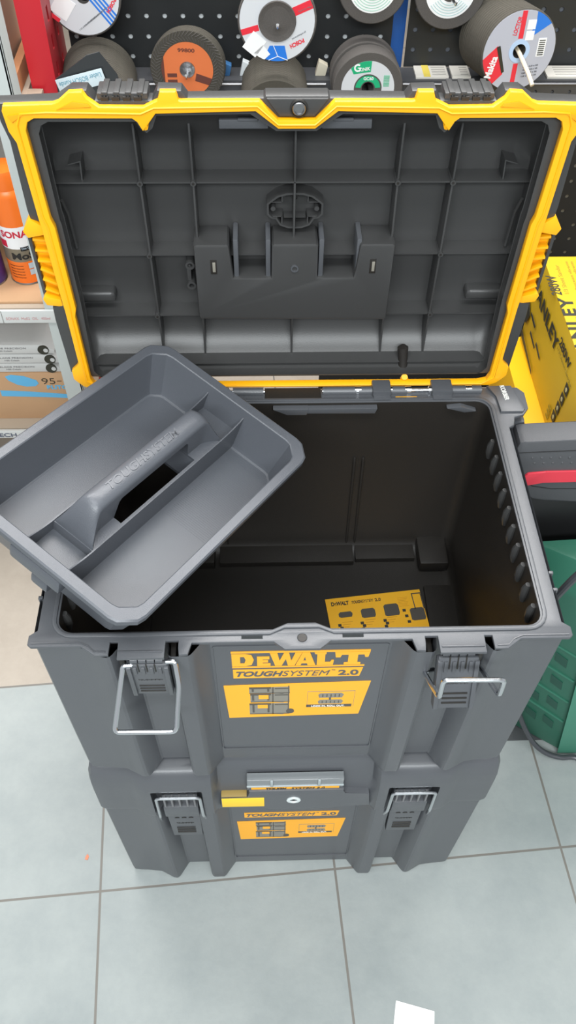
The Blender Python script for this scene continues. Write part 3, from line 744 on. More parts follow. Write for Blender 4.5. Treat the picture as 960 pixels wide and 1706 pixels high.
pic(92, 212, 212, 254); pic(288, 412, 205, 274); pic(492, 622, 190, 280); pic(712, 838, 240, 334)
for q in ((760, 768, 125, 250), (836, 844, 135, 250), (760, 844, 125, 133)): m.box(q[0]*kx, q[1]*kx, cy(q[3]), cy(q[2]), .0005, .0009)
obj('leaflet_pictures', m, STK, sheet, local=True)
m = MB()
for x0 in (110, 310, 500):
    for j in range(3): m.box(x0*kx, (x0+90-j*18)*kx, cy(292+j*18), cy(289+j*18), .0005, .0007)
for j in range(7): m.box(630*kx, (720-8*(j % 3))*kx, cy(152+j*11), cy(150+j*11), .0005, .0007)
obj('small_print', m, mat('small_print', (214, 150, 36), .6), sheet, local=True)

# ================================================================== WHITE PAPER ON FLOOR
a = math.atan2(-.0163, .0581)
o = obj('paper_slip', MB().prism([(.1580, -.2013), (.2161, -.2176), (.2070, -.2790), (.1440, -.2640)], FZ+.0002, FZ+.0010, 'z'), mat('white_paper', (250, 250, 248), .8))
tag(o, 'small white paper slip lying on the floor tiles in front', 'paper', base=(.18, -.24, FZ))
o = obj('orange_crumb', MB().prism([(-.353, .024), (-.348, .023), (-.3465, .029), (-.349, .033), (-.3515, .030)], FZ, FZ+.001, 'z'), mat('crumb', (214, 130, 100), .8))
tag(o, 'tiny orange crumb on the tile left of the lower toolbox', 'crumb', base=(-.35, .028, FZ))

# ================================================================== STANLEY CARTONS
cb = thing('sander_carton', 'yellow power tool carton with large black name, upper of the two behind the toolbox', 'carton', (.62, .68, .39))
m = MB().prism([(.4500, .3600), (.80, .3600), (.80, .8250), (.4530, .8250)], .3900, .5700, 'z', .0015)
ct = obj('carton_shell', m, SBOX, cb)
m = MB()
m.text('TANLEY', (.4497, .8220, .5060), (0, -1, 0), (0, 0, 1), .178, .0270, bold=.03, space=1.1)
m2_ = MB(); m2_.text('STANLEY', (.4750, .526, .5702), (0, 1, 0), (-1, 0, 0), .184, .0240, bold=.03, space=1.15)
m.text('280W', (.4498, .642, .5290), (0, -1, 0), (0, 0, 1), .066, .0165, bold=.02)
m2_.text('280W', (.4620, .716, .5702), (0, 1, 0), (-1, 0, 0), .054, .0175, bold=.01); obj('top_lettering', m2_, SBLK, ct)
obj('carton_lettering', m, SBLK, ct)
for i in range(4):
    z = .503-.0240*i; y = .560+.004*i
    ic = obj('printed_icon', MB().prism(rectp(y-.008, y+.008, z-.009, z+.010), .4494, .4499, 'x'), SBLK, ct)
    obj('icon_sign', MB().prism(circ(y, z, .0040, 12), .4490, .4496, 'x'), mat('pale_icon', (190, 180, 130), .6), ct)
for P_ in ([(.870, .462), (.845, .480), (.820, .478), (.800, .462), (.808, .440), (.835, .430), (.860, .440)], [(.795, .474), (.760, .470), (.762, .464), (.795, .468)], [(.775, .448), (.735, .443), (.737, .438), (.775, .442)], [(.735, .455), (.700, .449), (.700, .444), (.735, .449)], [(.850, .420), (.720, .402), (.715, .397), (.850, .408)]):
    obj('printed_picture', MB().prism(P_, .4494, .4500, 'x'), SBLK, ct)
m = MB()
m.text('1/3 Sheet Sander', (.4497, .642, .5180), (0, -1, 0), (0, 0, 1), .095, .0070, bold=-.005)
m.text('1/3 Sheet Sander', (.4740, .720, .5702), (0, 1, 0), (-1, 0, 0), .080, .0070, bold=-.005)
for i in range(3): m.text('Ponceuse vibrante', (.492+.009*i, .730, .5702), (0, 1, 0), (-1, 0, 0), .08, .005)
for i in range(3): m.box(.4494, .4499, .590, .604, .425-.010*i, .430-.010*i)
obj('carton_small_print', m, mat('grey_print', (150, 128, 30), .6), ct)
o = obj('yellow_carton', MB().prism([(.4150, .3300), (.82, .3300), (.82, .8300), (.4180, .8300)], .2000, .3890, 'z', .0015), mat('carton_bright_yellow', (236, 180, 8), .45))
tag(o, 'bright yellow carton under the sander carton, its top edge showing', 'carton', base=(.62, .6, .2))
o = obj('dark_carton', MB().box(.44, .84, .36, .84, FZ, .1995, .002), mat('dark_carton', (58, 54, 48), .7))
tag(o, 'dark box on the floor under the yellow cartons', 'carton', base=(.64, .6, FZ))

# ================================================================== TOOL WITH RED STRIPE, GREEN TOOL, CABLE
gt = thing('power_tool', 'grey power tool housing with a red grip stripe right of the toolbox', 'power tool', (.45, .30, .56))
m = MB().prism([(.2825, .6560), (.2840, .6680), (.290, .6700), (.40, .6740), (.60, .6780), (.60, .5480), (.42, .5480), (.345, .5530), (.3250, .5580), (.3150, .5680), (.3020, .5900), (.2860, .6150), (.2825, .6300)], .289, .322, 'y', .007)
hs = obj('housing', m, TOOLG, gt)
m = MB().prism([(.3020, .6040), (.3060, .6120), (.330, .6150), (.60, .6180), (.60, .5980), (.330, .5960), (.3160, .5900), (.3110, .5870), (.3060, .5920)], .2865, .292, 'y', .002)
obj('grip_stripe', m, RED, hs, label='red rubber stripe')
for i in range(12):
    for j in range(2):
        obj('grip_dot', MB().lathe([(.0020, 0), (.0015, -.0010), (0, -.0013)], (.306+.012*i+.005*j, .2892, .6400-.010*j), (0, 1, 0), 8), TOOLG, hs)
obj('seam_line', MB().tube([(.286, .2888, .6500), (.40, .2888, .655), (.60, .2888, .658)], .0007, 6), BLACK, hs); obj('seam_line', MB().tube([(.302, .2888, .600), (.318, .2888, .585), (.345, .2888, .5790), (.60, .2888, .577)], .0007, 6), BLACK, hs)
obj('lower_housing', MB().prism([(.318, .5640), (.60, .5540), (.60, .30), (.46, .30), (.36, .40), (.312, .48)], .290, .320, 'y', .01), BLACK, gt)
# green tool: slanted side with slots and a lighter front
gr = thing('green_tool', 'green plastic garden tool with slotted side on the floor at the right', 'garden tool', (.55, .30, FZ))
A = [(.5030, .2020), (.66, .198), (.66, .262), (.415, .262)]
B = [(.4520, .2020), (.64, .198), (.64, .262), (.350, .262)]
m = MB().loft([[(x, y, FZ+.004) for x, y in A], [(x+(u-x)*.5, y+(v-y)*.5, .10) for (x, y), (u, v) in zip(A, B)], [(x, y, .27) for x, y in B], [(.40, .205, .44), (.60, .20, .46), (.62, .262, .46), (.310, .262, .44)], [(.40, .22, .50), (.58, .22, .52), (.60, .262, .52), (.33, .262, .50)]])
m._bev(list(m.bm.faces), .006)
gs = obj('shell', m, GRN, gr)
def sp(t, z):   # point on the slanted left side
    k = (z-FZ)/(.27-FZ); x0 = .503+(.452-.503)*k; x1 = .415+(.350-.415)*k
    return Vector((x0+(x1-x0)*t, .202+.060*t, z))
n_ = Vector((-.5, -.82, .05))*.003
for z in (.00, .075, .15, .225):
    for t in (.16, .46, .74):
        q = [sp(t, z), sp(t+.17, z+.010), sp(t+.17, z+.036), sp(t, z+.026)]
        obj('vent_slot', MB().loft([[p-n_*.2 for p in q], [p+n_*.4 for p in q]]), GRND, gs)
for z in (.045, .12, .195, .27):
    obj('side_seam', MB().tube([sp(.02, z), sp(.98, z+.030)], .0028, 6), GRN, gs)
m = MB().loft([[(.500, .194, FZ+.004), (.66, .190, FZ+.004), (.66, .20, FZ+.004), (.508, .204, FZ+.004)], [(.446, .194, .30), (.62, .190, .30), (.62, .20, .30), (.455, .204, .30)]])
m._bev(list(m.bm.faces), .002)
obj('front_panel', m, mat('light_green_plastic', (70, 134, 112), .5, grain=.2), gs, label='lighter green front panel')
o = obj('base_plate', MB().prism([(.385, .222), (.56, .222), (.58, .46), (.385, .46)], FZ, FZ+.0035, 'z', .001), mat('dark_plate', (62, 64, 66), .5))
tag(o, 'flat dark plate on the floor under the green tool', 'plate', base=(.47, .34, FZ))
cab = [(.56, .150, FZ+.008), (.5353, .182, FZ+.007), (.504, .184, FZ+.008), (.478, .190, FZ+.014), (.455, .200, FZ+.030), (.437, .212, FZ+.055), (.418, .222, .02), (.398, .228, .08), (.383, .225, .2), (.36, .215, .32), (.338, .17, .44), (.323, .135, .545), (.3225, .125, .585), (.331, .122, .622), (.345, .120, .648), (.42, .14, .68), (.50, .20, .68)]
def smoothpts(P, n=6):
    P = [Vector(p) for p in P]; out = []
    for i in range(len(P)-1):
        p0 = P[max(i-1, 0)]; p1 = P[i]; p2 = P[i+1]; p3 = P[min(i+2, len(P)-1)]
        for k in range(n):
            t = k/n; out.append(.5*((2*p1)+(p2-p0)*t+(2*p0-5*p1+4*p2-p3)*t*t+(3*p1-p0-3*p2+p3)*t**3))
    return out+[P[-1]]
cbl = thing('power_cable', 'thick dark cable curving past the green tool onto the floor', 'cable', (.50, .19, FZ))
obj('cable_sheath', MB().tube(smoothpts(cab), .0048, 10), mat('cable_grey', (66, 68, 72), .35), cbl)
obj('cable_collar', MB().tube([(.332, .1215, .624), (.341, .1205, .641)], .0075, 12), METD, cbl, label='metal collar')

# ================================================================== LEFT SHELF UNIT
shelfr = thing('shelf_unit', 'grey steel shelf unit at the left with goods on its shelves', 'shelving', (-.75, 1.0, FZ))
m = MB().box(-.4215, -.3880, .800, .806, FZ, 1.15, .0008); m.box(-.392, -.388, .800, .845, FZ, 1.15, .0008)
obj('post', m, GREYP, shelfr)
m = MB().box(-1.1, -.8, .800, .806, FZ, 1.15) 
obj('back_sheet', MB().box(-1.1, -.42, 1.28, 1.285, FZ, 1.2), mat('back_sheet', (150, 150, 146), .7), shelfr)
for z, k in ((.4850, 0), (.1850, 1), (.7800, 2)):
    m = MB().box(-1.1, -.4160, .803 if k < 2 else .93, 1.27, z-.006, z, .001); m.box(-.4160, -.392, .807 if k < 2 else .93, .995, z-.006, z)
    sh = obj('shelf_board', m, mat('shelf_beige', (176, 160, 142), .7), shelfr)
    if k == 2: continue
    m = MB().box(-1.1, -.3975 if k == 0 else (-.43 if k == 1 else -.4225), .794, .7995, z-.026 if k != 1 else z-.020, z+.0005, .0008)
    st = obj('price_strip', m, mat('price_strip_white', (206, 208, 206), .5), shelfr, label='pale strip on the shelf front')
    if k == 0:
        t = MB().text('SONAX  MoS2  OIL   400ml', (-.492, .7935, .4665), (1, 0, 0), (0, 0, 1), .078, .0055, bold=0); t.text('22 301 00', (-.545, .7935, .4665), (1, 0, 0), (0, 0, 1), .035, .0050)
        obj('strip_lettering', t, mat('faded_red_print', (205, 160, 160), .7), st)
        obj('strip_joint', MB().box(-.4985, -.4977, .7933, .7942, .459, .4855), mat('strip_gap', (120, 118, 114), .7), st)
    if k == 1:
        t = MB().text('SWISSTECH', (-.640, .7935, .1685), (1, 0, 0), (0, 0, 1), .098, .0110, bold=.02); obj('strip_lettering', t, mat('blue_grey_print', (90, 96, 112), .7), st)
# cans
def can(name, x, y, label, bcol, main):
    c = thing(name, label, 'can', (x, y, .4905))
    m = MB().lathe([(.0295, 0), (.0318, .002), (.0320, .004), (.0320, .168), (.0300, .176), (.0200, .186)], (x, y, .4905), (0, 0, 1), 36)
    b_ = obj('can_body', m, main, c)
    m = MB().lathe([(.0270, .176), (.0270, .205), (.0250, .211), (0, .212)], (x, y, .4905), (0, 0, 1), 32)
    obj('cap', m, bcol, c)
    m = MB().lathe([(.0322, -.0002), (.0330, .001), (.0322, .003)], (x, y, .4905), (0, 0, 1), 32); obj('bottom_rim', m, METD, c)
    return c, b_
c1, b1 = can('spray_can', -.4620, .895, 'orange and white oil spray can on the shelf beside the post', mat('can_orange', (238, 116, 36), .35), mat('can_orange', (238, 116, 36), .35))
def wrap(mb, poly_u, z0, z1, x, y, r=.0323):   # u = angle in degrees from -y, list of (u0,u1)
    n = 14; u0, u1 = poly_u
    rings = []
    for k in range(n+1):
        t = math.radians(u0+(u1-u0)*k/n); rings.append([(x+r*math.sin(t), y-r*math.cos(t), z0), (x+r*math.sin(t), y-r*math.cos(t), z1)])
    mb.loft(rings, False, False, closed=False)
def wtext(mb, t, u0, u1, z0, h, x, y, r=.0327, bold=.03):
    t2 = MB().text(t, (0, 0, 0), (1, 0, 0), (0, 0, 1), math.radians(u1-u0), h, ext=.0002, bold=bold)
    for v in t2.bm.verts:
        a_ = math.radians(u0)+v.co.x; rr = r-v.co.y; v.co = Vector((x+rr*math.sin(a_), y-rr*math.cos(a_), z0+v.co.z))
    me = bpy.data.meshes.new('t'); t2.bm.to_mesh(me); t2.bm.free(); mb.bm.from_mesh(me); bpy.data.meshes.remove(me)
X0, Y0 = -.4620, .895
m = MB(); wrap(m, (-110, 110), .5640, .6060, X0, Y0); obj('white_band', m, WHT, b1)
m = MB(); wrap(m, (-110, 110), .5380, .5640, X0, Y0); obj('grey_band', m, mat('olive_grey_band', (132, 122, 104), .4, metal=.3), b1)
m = MB(); wtext(m, 'SONAX', -44, 66, .5860, .0130, X0, Y0); wrap(m, (-60, -30), .5660, .5800, X0, Y0, .0325); obj('red_lettering', m, mat('red_print', (200, 36, 60), .5), b1)
m = MB(); wtext(m, 'MoS2', -22, 70, .5430, .0135, X0, Y0); wrap(m, (10, 80), .5600, .5680, X0, Y0, .0325)
for i in range(5): wtext(m, 'Rostloeser Schmiermittel', -40, 5, .5290-.006*i, .0022, X0, Y0, bold=0)
obj('black_lettering', m, BLACK, b1)
m = MB(); wtext(m, 'Das Original', 14, 62, .5620, .0048, X0, Y0, .0329, .01)
for i in range(2):
    for j in range(2): wrap(m, (22+24*i, 43+24*i), .5235-.0130*j, .5345-.0130*j, X0, Y0, .0325)
obj('picture_panel', m, mat('pale_picture', (176, 190, 200), .5), b1)
can('spray_can', -.5330, .885, 'purple spray can at the left frame edge beside the orange can', mat('can_purple', (70, 50, 120), .4), mat('can_purple', (70, 50, 120), .4))
o = obj('cardboard_tray', MB().box(-.70, -.4235, .815, 1.05, .4852, .4900, .001), CARD); tag(o, 'flat brown cardboard sheet under the spray cans', 'cardboard', base=(-.56, .93, .4852))
# lower shelf goods
bc = thing('brown_carton', 'brown carton marked 95.- with blue print on the bottom shelf', 'carton', (-.52, .95, .1852))
bs = obj('carton_shell', MB().box(-.66, -.4240, .830, 1.06, .1852, .3080, .002), CARD, bc)
m = MB()
m.prism([(x, z) for x, z in [(-.5420, .3000), (-.5300, .3050), (-.5050, .3010), (-.4830, .2900), (-.4800, .2820), (-.4870, .2750), (-.5050, .2740), (-.5220, .2790), (-.5370, .2900)]], .8292, .8302, 'y')
m.text('BLITC', (-.4660, .8296, .2660), (1, 0, 0), (0, 0, 1), .040, .0105, ext=.0006, bold=.04)
m.prism([(-.5600, .2640), (-.5000, .2600), (-.4260, .2520), (-.4260, .2420), (-.4700, .2450), (-.5600, .2490)], .8292, .8302, 'y')
obj('blue_print', m, mat('sky_blue_print', (96, 172, 214), .7), bs)
m = MB()
m.text('95', (-.4730, .8296, .2800), (1, 0, 0), (0, 0, 1), .0260, .0150, ext=.0006, bold=-.01); m.box(-.4430, -.4340, .8290, .8302, .2870, .2880)
obj('handwritten_price', m, SBLK, bs)
pk_labels = ['top pack of the silver pack pile on the brown carton', 'middle pack of the silver pack pile on the brown carton', 'bottom pack of the silver pack pile on the brown carton']
m = MB()
proto = None
SIL = mat('silver_pack', (190, 190, 188), .35)
for i, (z, dx) in enumerate(((.3560, -.006), (.3325, .002), (.3100, .000))):
    o = thing('tool_pack', pk_labels[i], 'pack', (-.50+dx, .90, z), group='silver packs piled on the brown carton')
    s_ = obj('pack_card', MB().prism([(-.64+dx, z), (-.4290+dx, z), (-.4270+dx, z+.007), (-.4480+dx, z+.0205), (-.64+dx, z+.0215)], .832, .97, 'y', .001), SIL, o)
    obj('pack_end', MB().prism(circ(-.4480+dx, z+.0095, .0105, 16), .8300, .8325, 'y'), SBLK, s_)
    obj('pack_dot', MB().prism(circ(-.4430+dx, z+.0095, .0045, 12), .8290, .8305, 'y'), SIL, s_)
    t = MB().text('SHARP BLADE PRECISION', (-.575+dx, .8316, z+.0115), (1, 0, 0), (0, 0, 1), .095, .0035, ext=.0004); t.text('HSS Cobalt', (-.535+dx, .8316, z+.0055), (1, 0, 0), (0, 0, 1), .028, .003, ext=.0004)
    obj('pack_lettering', t, mat('print_grey', (120, 118, 118), .6), s_)
oc = thing('open_carton', 'open brown carton standing behind the silver packs', 'carton', (-.58, 1.13, .1852))
m = MB(); m.box(-.72, -.4240, 1.235, 1.240, .1852, .46, .0005); m.box(-.72, -.4240, 1.065, 1.069, .1852, .33, .0005); m.box(-.428, -.424, 1.069, 1.235, .1852, .45, .0005); m.box(-.72, -.716, 1.069, 1.235, .1852, .45, .0005)
obj('carton_wall', m, mat('deep_cardboard', (158, 124, 92), .85), oc)
obj('carton_divider', MB().box(-.606, -.602, 1.069, 1.235, .1852, .44), CARD, oc)
# upper shelf goods
o = obj('tall_carton', MB().prism([(-.80, .95), (-.452, .95), (-.441, 1.12), (-.80, 1.12)], .7805, 1.10, 'z', .002), mat('pale_cardboard', (196, 170, 146), .85, mottle=.06, mscale=10)); tag(o, 'tall pale carton on the top shelf beside the red upright', 'carton', base=(-.62, 1.03, .7805))
o = obj('wooden_batten', MB().box(-.438, -.424, .93, 1.16, .7805, .812, .001), mat('orange_wood', (186, 128, 88), .7, mottle=.15, mscale=30)); tag(o, 'narrow wooden batten beside the tall pale carton', 'batten', base=(-.43, 1.04, .7805))

# ================================================================== PEGBOARDS, RED UPRIGHT
ru = thing('red_upright', 'red painted steel upright left of the black pegboard', 'upright', (-.39, 1.05, FZ))
rp = obj('front_face', MB().box(-.4110, -.3700, 1.000, 1.003, .60, 1.25, .0008), REDM, ru)
m = MB().plate(rectp(1.003, 1.128, .60, 1.25), [rectp(1.030, 1.042, z, z+.022) for z in [.70+.042*i for i in range(12)]]+[rectp(1.085, 1.095, z, z+.012) for z in [.70+.042*i for i in range(12)]], -.3735, -.3705, 'x')
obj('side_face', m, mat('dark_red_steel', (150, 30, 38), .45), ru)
obj('post_foot', MB().box(-.41, -.372, 1.003, 1.13, FZ, .60), REDM, ru)
def pegboard(x0, x1, z0, z1, label, back, bx=-.257, bz=.8393, y=1.130):
    t = thing('pegboard', label, 'pegboard', ((x0+x1)/2, y, z0))
    holes = []
    i0 = math.ceil((x0+.006-bx)/.0309); z = bz
    while z-.0328 > z0+.006: z -= .0328
    while z < z1-.006:
        x = bx+.0309*i0
        while x < x1-.006:
            holes.append(circ(x, z, .0042, 10)); x += .0309
        z += .0328
    obj('perforated_sheet', MB().plate(rectp(x0, x1, z0, z1), holes, y, y+.0018), PEG, t, weld=False)
    obj('backing_sheet', MB().box(x0+.001, x1-.001, y+.0040, y+.0060, z0+.001, z1), back, t)
    return t
pegboard(-.362, .1950, .7530, 1.08, 'black pegboard with pale holes behind the hanging discs', PEGB)
pegboard(.2215, .66, .7560, 1.08, 'black pegboard on the right behind the hanging disc stack', mat('dim_backing', (96, 100, 108), .7), bx=.2350, bz=.8180)
o = pegboard(.10, .80, -.02, .715, 'dark lower pegboard behind the yellow cartons', mat('brown_lit_backing', (120, 114, 100), .7), bx=.40, bz=.60)  # backing colour carries the brownish lighting on this board
m = MB().box(.1960, .2205, 1.150, 1.157, .70, 1.08)
o = obj('blue_panel', m, mat('blue_plastic', (36, 88, 160), .45)); tag(o, 'narrow blue panel in the gap between the two black pegboards', 'panel', base=(.208, 1.153, .70))
lg = thing('steel_ledge', 'dark steel ledge with holes running under the pegboards', 'ledge', (.2, 1.1, .72))
m = MB().plate(rectp(-.365, .80, .7200, .7555), [circ(-.34+.0305*i, .7360, .0030, 8) for i in range(37)], 1.0780, 1.0800); m.box(-.365, .110, 1.080, 1.129, .7540, .7555); m.box(.205, .80, 1.080, 1.129, .7540, .7555)
obj('ledge_sheet', m, mat('dark_grey_steel', (66, 67, 70), .45), lg, weld=False)
obj('ledge_backing', MB().box(-.36, .79, 1.086, 1.088, .7215, .7535), mat('ledge_dim', (120, 118, 116), .7), lg)
m = MB().tube([(-.36, 1.0745, .7510), (.080, 1.0745, .7510)], .0020, 8); obj('ledge_rail', m, METD, lg); obj('ledge_rail', MB().tube([(.215, 1.0745, .7510), (.79, 1.0745, .7510)], .0020, 8), METD, lg)
labs = [((.2380, .2960), (.2600, .2680), 'cream label card with a yellow stripe lying on the ledge beside the disc stack'),
        ((.4700, .5900), None, 'white label card on the ledge at the right frame edge'),
        ((.3020, .3350), None, 'white label card on the ledge tucked behind the tool disc stack')]
for (x0, x1), ystr, lab in labs:
    t = thing('label_card', lab, 'label', ((x0+x1)/2, 1.10, .7555))
    b_ = obj('card', MB().box(x0, x1, 1.083, 1.126, .7556, .7600, .0006), mat('cream_card', (206, 202, 194), .7), t)
    if ystr: obj('yellow_stripe', MB().box(ystr[0]-.008, ystr[1]-.004, 1.0825, 1.1265, .7598, .7604), mat('pale_yellow', (222, 200, 90), .6), b_)
    m = MB()
    for j in range(4): m.box(x0+.016+(.014 if ystr else 0), x1-.004, 1.090+.009*j, 1.093+.009*j, .7600, .7603)
    obj('card_print', m, mat('card_print', (160, 158, 152), .7), b_)
bits = [(-.110, -.088, 'blue and white pack corner on the ledge behind the orange label disc', (60, 110, 160)), (-.070, -.050, 'white card on the ledge left of the dark disc stack', (214, 220, 222)), (-.225, -.205, 'purple grey pack on the ledge between two discs', (140, 120, 140)), (.062, .080, 'cream tag on the ledge left of the green label wheels', (208, 200, 180))]
for x0, x1, lab, col in bits:
    o = obj('small_pack', MB().prism([(x0, .7556), (x1, .7556), (x1+.004, .772), (x0+.006, .780)], 1.095, 1.110, 'y', .001), mat('pack_%d_%d_%d' % col, col, .5)); tag(o, lab, 'pack', base=((x0+x1)/2, 1.10, .7556))

# ================================================================== DISCS
def disc(name, label, c, R, th, face=None, abr=ABR, tilt=0., spin=0., group=None, cat='grinding disc'):
    M = Matrix.Translation(c) @ Matrix.Rotation(tilt, 4, 'X') @ Matrix.Rotation(spin, 4, 'Z')
    t = thing(name, label, cat, M=M, group=group)
    m = MB().lathe([(.0105, 0), (R-.0015, 0), (R, .0015), (R, th-.001), (R-.001, th), (.0105, th), (.0105, 0)], (0, 0, 0), (0, 1, 0), 56)
    b_ = obj('abrasive_wheel', m, abr, t, local=True)
    if face: face(b_, R)
    return t
def ring(mb, r0, r1, d=.0006, a0=0, a1=360, n=48):
    if a1-a0 >= 360: mb.plate(circ(0, 0, r1, n), [circ(0, 0, r0, n)], -d, 0)
    else: mb.prism(circ(0, 0, r1, n, a0, a1)+circ(0, 0, r0, n, a0, a1)[::-1], -d, 0)
def poly(mb, p, R, d=.0009):
    q = clipc(p, R)
    if len(q) > 2: mb.prism(q, -d, -.0003)
def rot(p, a):
    a = math.radians(a); return [(x*math.cos(a)-y*math.sin(a), x*math.sin(a)+y*math.cos(a)) for x, y in p]
def dtext(mb, t, x, y, ang, w, h, bold=.02, d=.0010):
    a = math.radians(ang); mb.text(t, (x, -d, y), (math.cos(a), 0, math.sin(a)), (-math.sin(a), 0, math.cos(a)), w, h, ext=.0004, bold=bold)
LG = mat('disc_label_grey', (206, 208, 212), .45); BLU = mat('disc_blue', (40, 118, 212), .45); DRED = mat('disc_red', (222, 44, 60), .5)
DGRN = mat('disc_green', (30, 168, 116), .45); DORG = mat('disc_orange', (212, 112, 62), .5); TXT = mat('disc_text', (110, 112, 116), .6)
def hookset(c, length, label, group='wire hooks carrying the discs'):
    p = Vector(c)
    t = thing('peg_hook', label, 'hook', (p.x, 1.128, p.z), group=None)
    obj('hook_wire', MB().tube([(p.x, 1.129, p.z-.004), (p.x, p.y-length*.5, p.z-.005), (p.x, p.y-length, p.z-.001), (p.x, p.y-length-.006, p.z+.006)], .0024, 10), MET, t)
def f_centre(b_, R):
    m = MB(); ring(m, .028, R-.003); l = obj('paper_label', m, LG, b_, local=True)
    m = MB().lathe([(.0110, -.0005), (.0115, .0010), (.024, -.0012), (.029, -.0035), (.030, -.0008)], (0, -.0012, 0), (0, 1, 0), 40); obj('hub', m, ABR, b_, local=True)
    m = MB(); poly(m, rot([(.026, -.004), (.07, -.004), (.07, .009), (.026, .009)], 22), R-.003); obj('red_bar', m, DRED, l, local=True)
    m = MB(); poly(m, rot([(-.07, -.006), (-.031, -.006), (-.031, .003), (-.07, .003)], 15), R-.003); obj('red_bar', m, DRED, l, local=True); m = MB()
    dtext(m, 'BOSCH', .0415, -.0245, 205, .024, .0065, .04); obj('red_print', m, DRED, l, local=True)
    m = MB(); poly(m, [(-.030, -.07), (-.012, -.036), (.012, -.036), (.020, -.07)], R-.003)
    obj('blue_field', m, BLU, l, local=True)
    m = MB(); poly(m, rot([(-.068, -.030), (-.040, -.030), (-.040, -.012), (-.068, -.012)], 40), R-.002, .0014); 
    q = rot(rectp(-.013, .013, -.016, .014), -38); m.prism([(x-.036, z-.033) for x, z in q], -.0014, -.0008)
    for (a1, b1_), (a2, b2_) in (((-.006, -.036), (.001, -.052)), ((.001, -.052), (-.014, -.058)), ((.001, -.052), (.017, -.058))):
        m.tube([(a1, -.0012, b1_), (a2, -.0012, b2_)], .0006, 5)
    obj('price_sticker', m, WHT, l, local=True)
    m = MB(); dtext(m, 'professional', .0445, -.0135, 207, .024, .0035, 0); dtext(m, 'Expert for Metal', .034, .012, 20, .022, .0035, 0); obj('grey_print', m, TXT, l, local=True)
def f_left(b_, R):
    m = MB(); ring(m, .011, R-.003); l = obj('paper_label', m, LG, b_, local=True)
    m = MB()
    for k in range(4): poly(m, rot([(-.07, .004+.0055*k), (.07, .004+.0055*k), (.07, .0070+.0055*k), (-.07, .0070+.0055*k)], -52), R-.003)
    obj('blue_stripe', m, BLU, l, local=True)
    m = MB(); q = rot(rectp(-.015, .015, -.017, .015), -38); m.prism([(x-.034, z-.014) for x, z in q], -.0014, -.0003); obj('price_sticker', m, WHT, l, local=True)
    m = MB(); q = rot(rectp(-.009, .009, -.003, .003), -38); m.prism([(x-.050, z-.030) for x, z in q], -.0016, -.0006); dtext(m, 'BOSCH', .0480, -.0020, 235, .024, .006, .04); obj('red_print', m, DRED, l, local=True)
    m = MB()
    for k in range(5): dtext(m, '115 x 1.0 x 22.23 mm', -.012+.006*k, -.050+.004*k, 35, .034, .0022, 0)
    obj('grey_print', m, TXT, l, local=True)
def f_makita(b_, R):
    m = MB(); ring(m, .016, R-.002); l = obj('paper_label', m, mat('disc_label_lilac', (178, 180, 192), .45), b_, local=True)
    m = MB(); m.plate(circ(0, 0, .0175, 32), [circ(0, 0, .011, 24)], -.0016, -.0002); obj('centre_ring', m, mat('pale_blue_ring', (176, 200, 230), .4), b_, local=True)
    m = MB(); poly(m, rectp(-.006, .002, .019, .06), R-.002); poly(m, rectp(-.006, .002, -.07, -.019), R-.002)
    poly(m, [(-.062, -.012), (-.038, .010), (-.022, -.034), (-.045, -.056), (-.07, -.05)], R-.002)
    dtext(m, 'LOCTOR', -.010, .024, 80, .028, .007, .02); obj('red_field', m, DRED, l, local=True)
    m = MB(); poly(m, [(.012, .018), (.06, .048), (.03, .07), (.018, .07), (.020, .045)], R-.002); obj('blue_field', m, BLU, l, local=True)
    m = MB(); dtext(m, 'Makita', -.0420, -.0400, 78, .034, .0120, .03, .0014); 
    m.prism(rectp(.030, .044, -.010, .018), -.0010, -.0004); m.prism(rectp(.006, .020, .016, .030), -.0012, -.0004); m.prism(rectp(.006, .020, .032, .046), -.0012, -.0004); obj('white_field', m, WHT, l, local=True)
    m = MB()
    for k in range(8): m.prism(rectp(.032, .042, -.008+.0031*k, -.0066+.0031*k), -.0014, -.0008)
    obj('barcode', m, SBLK, l, local=True); m = MB(); m.prism([(-.040, .008), (-.034, .010), (-.020, -.030), (-.024, -.033)], -.0012, -.0006); obj('dark_bar', m, SBLK, l, local=True); m = MB()
    for k in range(4): dtext(m, '125 x 6.0 x 22', .012, -.026-.005*k, 4, .026, .0022, 0)
    obj('fine_print', m, SBLK, l, local=True)
def f_orange(b_, R):
    m = MB(); ring(m, .012, R*.70); l = obj('paper_label', m, DORG, b_, local=True)
    m = MB().lathe([(.0085, -.001), (.0125, -.0022), (.0130, -.0008)], (0, 0, 0), (0, 1, 0), 32); obj('metal_ring', m, METD, b_, local=True)
    m = MB(); poly(m, rectp(-.05, -.0385, -.05, .05), R*.70, .0012); poly(m, [(.015, -.006), (.05, -.018), (.05, -.03), (.012, -.018)], R*.7, .0012); m3_ = MB(); dtext(m3_, '99800', -.014, .028, -2, .028, .0060, .02); obj('number_print', m3_, mat('brown_print', (96, 50, 40), .6), l, local=True)
    for k in range(2): m.prism(rectp(-.034, -.018, -.012-.010*k, -.006-.010*k), -.001, -.0004)
    obj('dark_print', m, mat('brown_print', (96, 50, 40), .6), l, local=True)
    m = MB()
    for k in range(60):
        a_ = k*6
        for r0, r1, s in ((.045, .053, 1), (.053, .061, -1)):
            t0, t1 = math.radians(a_), math.radians(a_+7*s)
            m.tube([(r0*math.cos(t0), -.0006, r0*math.sin(t0)), (r1*math.cos(t1), -.0006, r1*math.sin(t1))], .0007, 4)
    obj('moulded_texture', m, ABR, b_, local=True)
